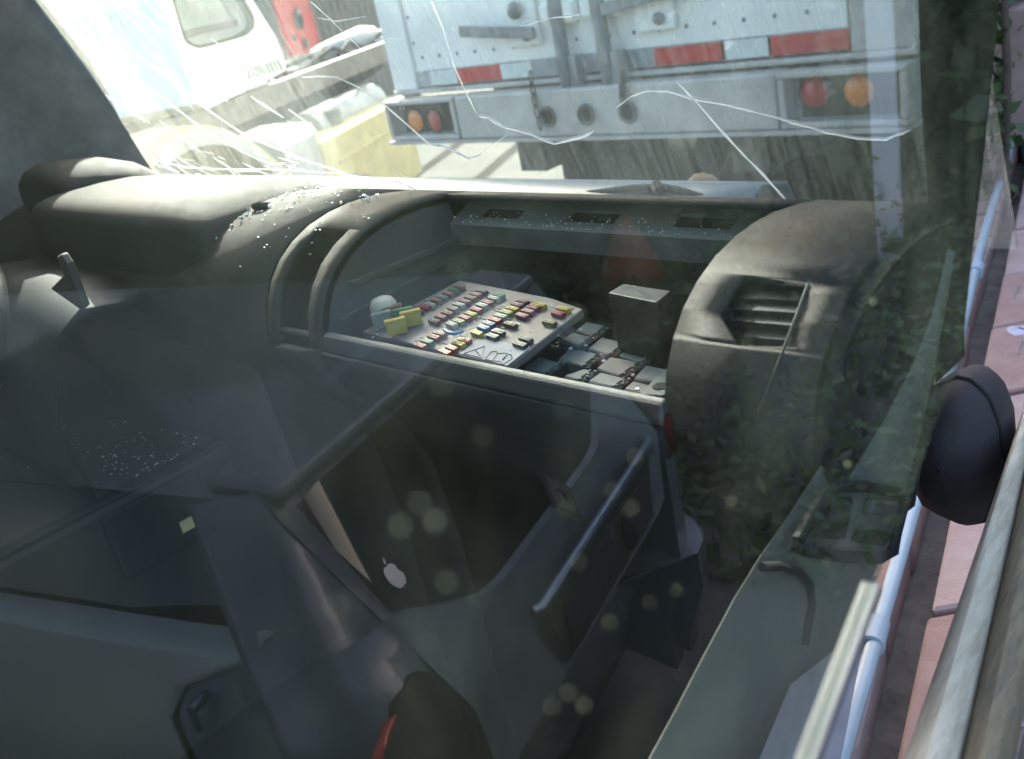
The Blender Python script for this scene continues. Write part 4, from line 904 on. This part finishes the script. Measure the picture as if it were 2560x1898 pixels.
for pts, r_ in CR:
    P_ = [wsp(*p) + WN * .0036 for p in pts]; fine = []
    for i in range(len(P_) - 1):
        for k in range(3): fine.append(P_[i].lerp(P_[i + 1], k / 3) + (V((R.uniform(-1, 1), 0, R.uniform(-1, 1))) * .00025 if k else V()))
    fine.append(P_[-1]); n_ = len(fine)
    rad = [max(.0003, r_ * .0013 * (.45 + .75 * R.random()) * (1 if 0 < i < n_ - 1 else .3)) for i in range(n_)]
    b = MB(); b.tube(fine, rad, 5); b.build('crack', M_crack, wo)
b = MB(); b.add([wsp(*q) + WN * .005 for q in ((720, 445), (728, 432), (742, 455))], [(0, 1, 2)]); b.build('chip', M_crack, wo, solid=.003)

# dark curtain and pillar on the far side
cu = MB(); rows = []
top = [(-260, -260), (-160, -260), (-60, -240), (30, -180), (70, -90)]
cr_ = [(60, -60), (100, 0), (160, 70), (222, 152), (262, 220), (300, 300), (340, 365), (388, 440)]
for (px_, py_) in cr_:
    row = []; p = at(px_, py_, 0, -2.12)
    for j in range(15):
        t = j / 14; row.append(p + V((-.25 * t + .022 * math.sin(t * 17 + py_ * .004) * min(1, t * 4), -.75 * t - .02 * math.sin(t * 11), -.02 * t)))
    rows.append(row)
rows.append([q + V((0, 0, -.25)) for q in rows[-1]])
o = cu.rows(rows).build('curtain', M_fabric, smooth=True, solid=.006); tag(o, 'dark grey curtain hanging creased at the far windscreen pillar', 'curtain')

# ------------------------------------------------------------------ fuse panel
FZ = lambda y: 1.466 + (y - .625) * .09
def fpt(px, py, dz=0):
    p = at(px, py, 2, 1.473 + dz)
    for _ in range(4): p = at(px, py, 2, FZ(p.y) + dz)
    return p
fp = empty('fuse_panel', (-.85, .70, 1.46), 'fuse panel crowded with small coloured fuses in the open dashboard compartment', 'fuse panel')
brd = [fpt(*p) for p in ((905, 828), (1268, 918), (1458, 772), (1380, 745), (1150, 700))]
b = MB(); b.prism(brd, (0, 0, -.010)); bd = b.build('board', M_panel, fp, bevel=.002)
FC = {'dr': (.10, .015, .02), 'r': (.24, .02, .025), 't': (.22, .12, .075), 'g': (.045, .16, .075), 'w': (.38, .37, .35), 'bg': (.28, .25, .19), 'br': (.11, .065, .045), 'p': (.23, .07, .095), 'm': (.085, .025, .045), 'y': (.36, .29, .04), 'bl': (.02, .16, .33), 'b2': (.025, .07, .19), 'dk': (.05, .075, .075), 'ol': (.16, .135, .03), 'yg': (.22, .25, .07), 'wg': (.28, .34, .25), 'gy': (.18, .20, .19)}
FM = {k: mat('fuse_' + k, v_, .3, .12, 60, trans=.12) for k, v_ in FC.items()}
FL = {'dr': 'dark red', 'r': 'red', 't': 'tan', 'g': 'green', 'w': 'white', 'bg': 'beige', 'br': 'brown', 'p': 'pink', 'm': 'maroon', 'y': 'yellow', 'bl': 'bright blue', 'b2': 'dark blue', 'dk': 'dark grey', 'ol': 'olive', 'yg': 'yellow-green', 'wg': 'pale green', 'gy': 'grey'}
fuses = [(910, 500, 'dr'), (965, 460, 'r'), (1020, 440, 'bg'), (1080, 400, 't'), (1130, 370, 'gy'), (1190, 335, 't'), (1240, 305, 'g'), (1290, 275, 'br'),
         (1060, 590, 'br'), (1120, 550, 'p'), (1180, 515, 't'), (1235, 475, 'bg'), (1290, 440, 'w'), (1345, 410, 'p'), (1395, 375, 't'), (1445, 345, 'p'), (1500, 315, 'm'),
         (1220, 620, 'w'), (1285, 592, 'yg'), (1345, 560, 'r'), (1400, 525, 'y'), (1450, 485, 'r'), (1500, 445, 'wg'), (1555, 415, 'p'), (1610, 380, 'wg'), (1660, 350, 'g'),
         (1455, 700, 'y'), (1515, 650, 'bl'), (1568, 615, 'b2'), (1625, 580, 'r'), (1675, 545, 'wg'), (1730, 510, 'yg'), (1785, 475, 'y'), (1832, 440, 'm'), (1880, 410, 'm'),
         (1600, 730, 'dk'), (1655, 690, 'dk'), (1768, 620, 'br'), (1875, 540, 'p'), (1928, 500, 'p'), (1975, 465, 'p'), (2035, 440, 'y'),
         (1855, 805, 'dk'), (1908, 755, 'dk'), (2130, 600, 'ol'), (2210, 520, 'r'), (2255, 478, 'y'),
         (930, 818, 'r'), (995, 780, 'g'), (1055, 738, 'r'), (1110, 706, 't'), (1160, 878, 'r'), (1220, 840, 'r'), (1285, 800, 'y'), (1340, 768, 'r')]
fmesh = {}
def fuse_mesh(k):
    if k in fmesh: return fmesh[k]
    b = MB(); b.box((0, 0, .0032), (.0190, .0066, .0052)).box((0, 0, .0003), (.0170, .0056, .0014)).box((0, 0, .0060), (.0140, .0030, .0006)).box((-.0052, 0, .0064), (.002, .0014, .0004)).box((.0052, 0, .0064), (.002, .0014, .0004)); o = b.build('fuse', FM[k], None, bevel=.0006, seg=1); fmesh[k] = o; return o
sl_ = math.radians(-9)
first = {}
for cx_, cy_, k in fuses:
    p = fpt(800 + cx_ / 3.713, 640 + cy_ / 3.713, .006); src = fuse_mesh(k)
    if k not in first: o = src; first[k] = o
    else: o = src.copy(); S.collection.objects.link(o)
    o.parent = fp; o.matrix_parent_inverse = Matrix.Identity(4); o.location = p - V(fp.location) - V((0, 0, .006)); o.rotation_euler = (math.radians(5), 0, sl_ + R.uniform(-.05, .05))
    o['label'] = 'small %s blade fuse' % FL[k]
# spare sockets: dark slots between the fuses
sk = MB()
for i in range(70):
    a = R.choice(fuses); p = fpt(800 + (a[0] + R.uniform(-55, 55)) / 3.713, 640 + (a[1] + R.uniform(-30, 45)) / 3.713, 0); sk.box(p + V((0, 0, .0004)), (.012, .0016, .0006), Matrix.Rotation(sl_, 3, 'Z'))
o = sk.build('terminal_slot', M_ink, fp); o['kind'] = 'stuff'
for mt_, n_ in ((FM['p'], 26), (M_label, 40)):
    pk = MB()
    for i in range(n_):
        a = R.choice(fuses); p = fpt(800 + (a[0] + R.uniform(50, 75)) / 3.713, 640 + (a[1] + R.uniform(10, 40)) / 3.713, 0); pk.box(p + V((0, 0, .0003)), (R.uniform(.006, .013), R.uniform(.002, .004), .0005), Matrix.Rotation(sl_, 3, 'Z'))
    o = pk.build('printed_legend', mt_, fp); o['kind'] = 'stuff'
for cx_, cy_, k in ((600, 575, 'gy'), (695, 512, 't'), (795, 540, 'g'), (868, 562, 'y'), (728, 640, 'y')):
    base = fpt(800 + cx_ / 3.713, 640 + (cy_ + 95) / 3.713, 0)
    b = MB(); rot = Matrix.Rotation(math.radians(52), 3, 'Z'); b.box(base + V((0, 0, .010)), (.024, .0075, .016), rot).box(base + V((0, 0, .0192)), (.025, .0095, .0028), rot)
    o = b.build('maxi_fuse', FM[k], fp, bevel=.0008, seg=1); o['label'] = 'large upright %s fuse' % FL[k]
    for j in (-1, 0, 1):
        MB().box(base + rot @ V((j * .007, -.0043, .0095)), (.0028, .0009, .014), rot).build('fuse_rib', FM[k], o)
q = fpt(808 + 590 / 3.713, 640 + 590 / 3.713, 0); b = MB(); b.tube([q, q + V((0, 0, .020)), q + V((0, 0, .027)), q + V((0, 0, .030))], [.017, .017, .013, .005], 20); b.build('flasher_relay', M_relaytop if False else mat('flasher_beige', (.42, .40, .33), .5, .1, 20), fp, smooth=True)
b = MB(); b.prism([fpt(*p, .0006) for p in ((1195, 848), (1150, 885), (1268, 915), (1322, 873), (1262, 856))], (0, 0, .0004)); lb_ = b.build('warning_label', M_label, fp)
def ink(mb, pts, r_=.0004): mb.tube([fpt(*p, .0014) for p in pts], r_, 4)
b = MB(); ink(b, [(1159, 884), (1212, 866), (1204, 895), (1159, 884)]); ink(b, [(1188, 876), (1196, 884)], .0008); ink(b, [(1199, 888), (1200, 889)], .0008); b.build('warning_triangle', M_ink, lb_)
b = MB(); ink(b, [(1213, 898), (1228, 880), (1242, 879), (1244, 884), (1262, 883), (1279, 888), (1280, 897), (1258, 911), (1250, 904), (1230, 902), (1213, 898)]); ink(b, [(1244, 884), (1231, 902)]); ink(b, [(1263, 893), (1256, 900)], .0010); ink(b, [(1266, 890), (1267, 889)], .0011); b.build('manual_symbol', M_ink, lb_)
b = MB(); pts = [fpt(800 + x / 3.713, 640 + y / 3.713, .012) for x, y in ((1160, 690), (1190, 712), (1240, 722), (1290, 712), (1325, 695))]; b.tube(pts, .0022, 8); b.build('blue_puller', FM['bl'], fp, smooth=True)

# ------------------------------------------------------------------ relay socket field right of it
RZ = 1.440
def rpt(u, v_, dz=0): return at(1240 + u / 4.642, 780 + v_ / 4.642, 2, RZ + dz)
rs = empty('relay_sockets', (-.60, .68, RZ), 'field of grey square relay sockets with dark terminal strips', 'relay sockets')
b = MB(); b.prism([rpt(*p, -.012) for p in ((250, 690), (2010, 1010), (2060, 520), (1500, 150), (1000, 60), (700, 330))], (0, 0, -.01)); b.build('base', M_dashlow, rs)
tiles = [[(500, 515), (745, 590), (570, 715), (320, 640)], [(855, 415), (1185, 480), (1010, 625), (725, 540)], [(900, 235), (1150, 290), (980, 410), (720, 335)], [(1050, 110), (1275, 155), (1130, 270), (920, 210)], [(1230, 285), (1480, 355), (1330, 490), (1060, 425)], [(1330, 515), (1640, 575), (1460, 740), (1160, 650)], [(1570, 385), (1860, 440), (1690, 580), (1420, 500)], [(1030, 655), (1130, 680), (975, 790), (780, 740)], [(1215, 695), (1510, 770), (1390, 875), (1060, 800)], [(1740, 610), (2010, 670), (1860, 810), (1590, 770)], [(1590, 795), (1790, 845), (1680, 950), (1480, 890)]]
for t in tiles:
    b = MB(); b.prism([rpt(*p) for p in t], (0, 0, -.012)); b.build('socket', M_socket, rs, bevel=.0015, seg=1)
for (a, c) in (((790, 580), (600, 715)), ((1220, 490), (1035, 640)), ((1300, 170), (1000, 400)), ((1530, 370), (1345, 500)), ((1700, 590), (1480, 740)), ((1150, 680), (980, 800)), ((1540, 770), (1400, 875)), ((1880, 450), (1720, 590))):
    p, q = rpt(*a, .001), rpt(*c, .001); d_ = (q - p).normalized(); n_ = V((d_.y, -d_.x, 0))
    b = MB(); b.hexa([v_ + n_ * w_ + V((0, 0, h)) for v_ in (p, q) for w_ in (-.004, .004) for h in (-.01, -.001)]); st = b.build('terminal_strip', M_hole, rs)
    ln = (q - p).length
    b = MB()
    for j in range(4): b.box(p + d_ * ln * (j + .5) / 4 + n_ * (.002 if j % 2 else -.002), (.003, .003, .003))
    b.build('terminal_teeth', M_socket, st)
    b = MB(); b.hexa([v_ + n_ * w_ + V((0, 0, h)) for v_ in (p, q) for w_ in (.0045, .006) for h in (-.01, .001)]); b.build('strip_edge', M_socket, st)
b = MB(); b.prism([rpt(*p, .003) for p in ((1900, 705), (1665, 950), (1950, 965), (1985, 900), (1985, 650))], (0, 0, -.008)); cnr = b.build('corner_plate', M_socket, rs, bevel=.001)
b = MB(); p = rpt(1905, 862, .0034); b.tube([p, p + V((0, 0, .0005))], .0075, 18); b.build('screw_hole', M_hole, cnr)
# black relay box with a grey lid
rb = empty('relay_box', at(1590, 850, 1, .72), 'black upright relay box with a pale grey lid at the back of the compartment', 'relay box')
tp4 = [at(1521, 732, 2, 1.507), at(1640, 756, 2, 1.507), at(1676, 727, 2, 1.507), at(1558, 709, 2, 1.507)]
b = MB(); b.prism([p - V((0, 0, .003)) for p in tp4], (0, 0, -.085)); b.build('housing', M_black, rb, bevel=.002)
b = MB(); b.prism(tp4, (0, 0, -.0025)); b.build('lid', M_relaytop, rb, bevel=.0008)
# small contact plates deep in the compartment, left bracket
for c in ((975, 458), (1090, 482), (1345, 530), (1475, 547)):
    p = at(700 + c[0] / 2.0255, 430 + c[1] / 2.0255, 2, 1.43); o = MB().box(p, (.026, .026, .003), Matrix.Rotation(.1, 3, 'Z')).build('contact_plate', M_socket, fp if False else None, bevel=.0008)
    par(o, cab)
b = MB(); p = at(1115, 672, 2, 1.47); b.box(p, (.06, .02, .012), Matrix.Rotation(.3, 3, 'Z')).box(p + V((.0, -.01, -.03)), (.035, .015, .05)); o = b.build('bracket', M_grey, cab, bevel=.003)

# ------------------------------------------------------------------ crumbs of broken glass, soil
def shard(mb, p, s, n=V((0, 0, 1))):
    k = R.choice((3, 4)); a0_ = R.uniform(0, 6.28); base = [p + V((math.cos(a0_ + 2 * math.pi * j / k) * s * R.uniform(.5, 1.3), math.sin(a0_ + 2 * math.pi * j / k) * s * R.uniform(.5, 1.3), R.uniform(0, s * .4))) for j in range(k)]
    mb.prism(base, (R.uniform(-.2, .2) * s, R.uniform(-.2, .2) * s, s * R.uniform(.4, .9)))
def ondash(px, py):
    try: x, s = hitprof(px, py); return P3(x, s)
    except Exception: return None
sh = MB()
def cluster(cx_, cy_, sx_, sy_, n, s0_=.0011, s1_=.0034):
    for _ in range(n):
        p = ondash(R.gauss(cx_, sx_), R.gauss(cy_, sy_))
        if p is not None and p.z > 1.44 and p.x < -1.02: shard(sh, p + V((0, 0, .0008)), R.uniform(s0_, s1_))
cluster(560, 520, 50, 28, 70, .0007, .0034); cluster(500, 565, 22, 26, 32, .001, .004); cluster(630, 500, 75, 22, 75, .0006, .0034); cluster(740, 480, 60, 15, 45, .0006, .003); cluster(680, 560, 90, 40, 28, .0005, .002); cluster(430, 470, 120, 18, 25, .0006, .0014); cluster(850, 500, 60, 30, 25)
o = sh.build('broken_glass', M_shard, kind='stuff'); tag(o, 'crumbs of broken glass scattered over the brown dashboard top', 'broken glass')
sh = MB()
for _ in range(170):
    x = R.uniform(-1.0, -.52); t = R.random() ** 1.5; y = lerp(.84, .86, t); shard(sh, V((x, y, 1.5355 + (y - .838) * .45)), R.uniform(.0004, .0013))
for _ in range(45):
    p = fpt(R.uniform(930, 1400), R.uniform(740, 880), 0.001); shard(sh, p, R.uniform(.0006, .0016))
for (u, v_) in ((985, 220), (1050, 400), (875, 435), (1250, 582), (1590, 750), (680, 180), (170, 215), (1640, 910)):
    shard(sh, rpt(u, v_, .003), .0028)
o = sh.build('glass_crumbs', M_shard, kind='stuff'); tag(o, 'fine glass crumbs on the slotted ledge and fuse panel', 'broken glass')
sh = MB()
for _ in range(150):
    p = at(R.gauss(360, 110), R.gauss(1150, 45), 2, 1.2)
    if p.x < CXR - .035 and p.y > .17: shard(sh, p + V((0, 0, .001)), R.uniform(.0005, .0022))
o = sh.build('console_crumbs', M_shard, kind='stuff'); tag(o, 'glass crumbs on the low console shelf left of the seat well', 'broken glass')
p = ondash(652, 522); tag(MB().ball(p + V((0, 0, .005)), (.016, .008, .0065), 14, 9, Matrix.Rotation(.35, 3, 'Z'), jit=.12).build('soil_clod', M_clod, smooth=True), 'dark elongated clod of soil among the glass crumbs', 'soil clod')
p = ondash(655, 474); tag(MB().ball(p + V((0, 0, .004)), (.007, .006, .006), 10, 7, jit=.2).build('soil_crumb', M_clod, smooth=True), 'small dark crumb of soil near the windscreen edge', 'soil clod')

# ------------------------------------------------------------------ unseen posts and orange prop, added only for what they mirror in the glass
def refl(px, py, dist):      # point seen in the glass at a distance along the mirrored ray
    d = ray(px, py); t = (GOFF - GN.dot(EYE)) / GN.dot(d); return EYE + d * t + mdir(d) * (dist - t)
for i, (px_, lab) in enumerate(((2222, 'added white post, mirrored as a pale band'), (2105, 'added pale post farther off, mirrored as a second band'))):
    q = refl(px_, 500, 6.0 + i * 2); 
    b = MB(); b.span((q.x - .07, q.y - .07, GZ), (q.x + .07, q.y + .07, 4.2)); o = b.build('band_post', M_post, bevel=.01); tag(o, lab, 'post')  # put in to mirror as pale upright bands
tq = refl(1570, 610, 5.0)  # invented orange cone, there only for its orange reflection
b = MB(); rows = []
for k in range(7):
    t = k / 6; rows.append([tq + V((.17 * t * math.cos(a) * (1 + .18 * math.sin(a * 4) * t), .15 * t * math.sin(a) * (1 + .18 * math.cos(a * 3) * t), .17 - .34 * t ** 1.2)) for a in [2 * math.pi * j / 20 for j in range(20)]])
b.rows(rows, True); b2 = b; rows = rows[:0]
o = b2.build('orange_prop', M_orange, smooth=True, solid=.01); tag(o, 'orange tarpaulin cone, added for the orange reflection in the glass', 'prop')
b = MB(); b.span((tq.x - .15, tq.y - .1, GZ), (tq.x + .15, tq.y + .1, tq.z - .05)); tag(b.build('prop_base', M_tan, bevel=.08), 'added unseen block under the orange tarpaulin', 'heap')

# ------------------------------------------------------------------ the door glass in front of the lens
GT = V((-.2039, .9779, 0)).normalized()
def gp(px, py): return atp(px, py, GN, GOFF)
e0, e1 = gp(2030, 1898), gp(2192, 1455)
zb_ = e0.z; sE0 = e0.dot(GT); sE1 = e1.dot(GT)
fr0 = gp(2440, 900).dot(GT)
bot = lambda s: e0.z + (e1.z - e0.z) * (s - sE0) / (sE1 - sE0)
s_a, s_b = -.75, gp(2330, 1000).dot(GT)
def gq(s, z, d=0): return GT * s + GN * (GOFF + d) + V((0, 0, z))
def sz(px, py): p = gp(px, py); return p.dot(GT), p.z
ol = [(s_a, bot(s_a))] + [(sE1, bot(sE1))] + [sz(*p) for p in ((2275, 1250), (2330, 1080), (2405, 900), (2428, 680), (2456, 400), (2500, 0), (2534, -300))]
ol += [(ol[-1][0], 2.3), (s_a, 2.3)]
b = MB(); b.prism([gq(s_, z_, -.004) for s_, z_ in ol], GN * .004)
dg = b.build('door_window', M_pane, cab)
b = MB(); b.hexa([gq(s, bot(s) + k, d) for s in (s_a, sE1) for k in (-.0045, -.0002) for d in (-.006, .002)]); b.build('window_edge_seal', M_seal, dg, bevel=.001)
sp = MB()
for _ in range(40):
    px_, py_ = R.uniform(600, 2250), R.uniform(600, 1850); p = gp(px_, py_) + GN * .0003
    if px_ < 700 and R.random() < .5: continue
    r_ = R.uniform(.0002, .0006) * R.choice((1, 1, 1.7))
    sp.prism([p + GT * r_ * math.cos(a) + V((0, 0, r_ * math.sin(a))) for a in [k * math.pi / 3 for k in range(6)]], GN * .0001)
o = sp.build('dust_spot', mat('dust_speck', (.52, .53, .30), .9, .4, 900), dg); o['kind'] = 'stuff'

# nothing sits deeper than thing > part > sub-part
def depth(o): return 0 if o.parent is None else 1 + depth(o.parent)
for o in list(S.objects):
    while depth(o) > 2:
        w_ = wmat(o); o.parent = o.parent.parent; o.matrix_parent_inverse = wmat(o.parent).inverted() @ w_ @ Matrix.LocRotScale(o.location, o.rotation_euler, o.scale).inverted()
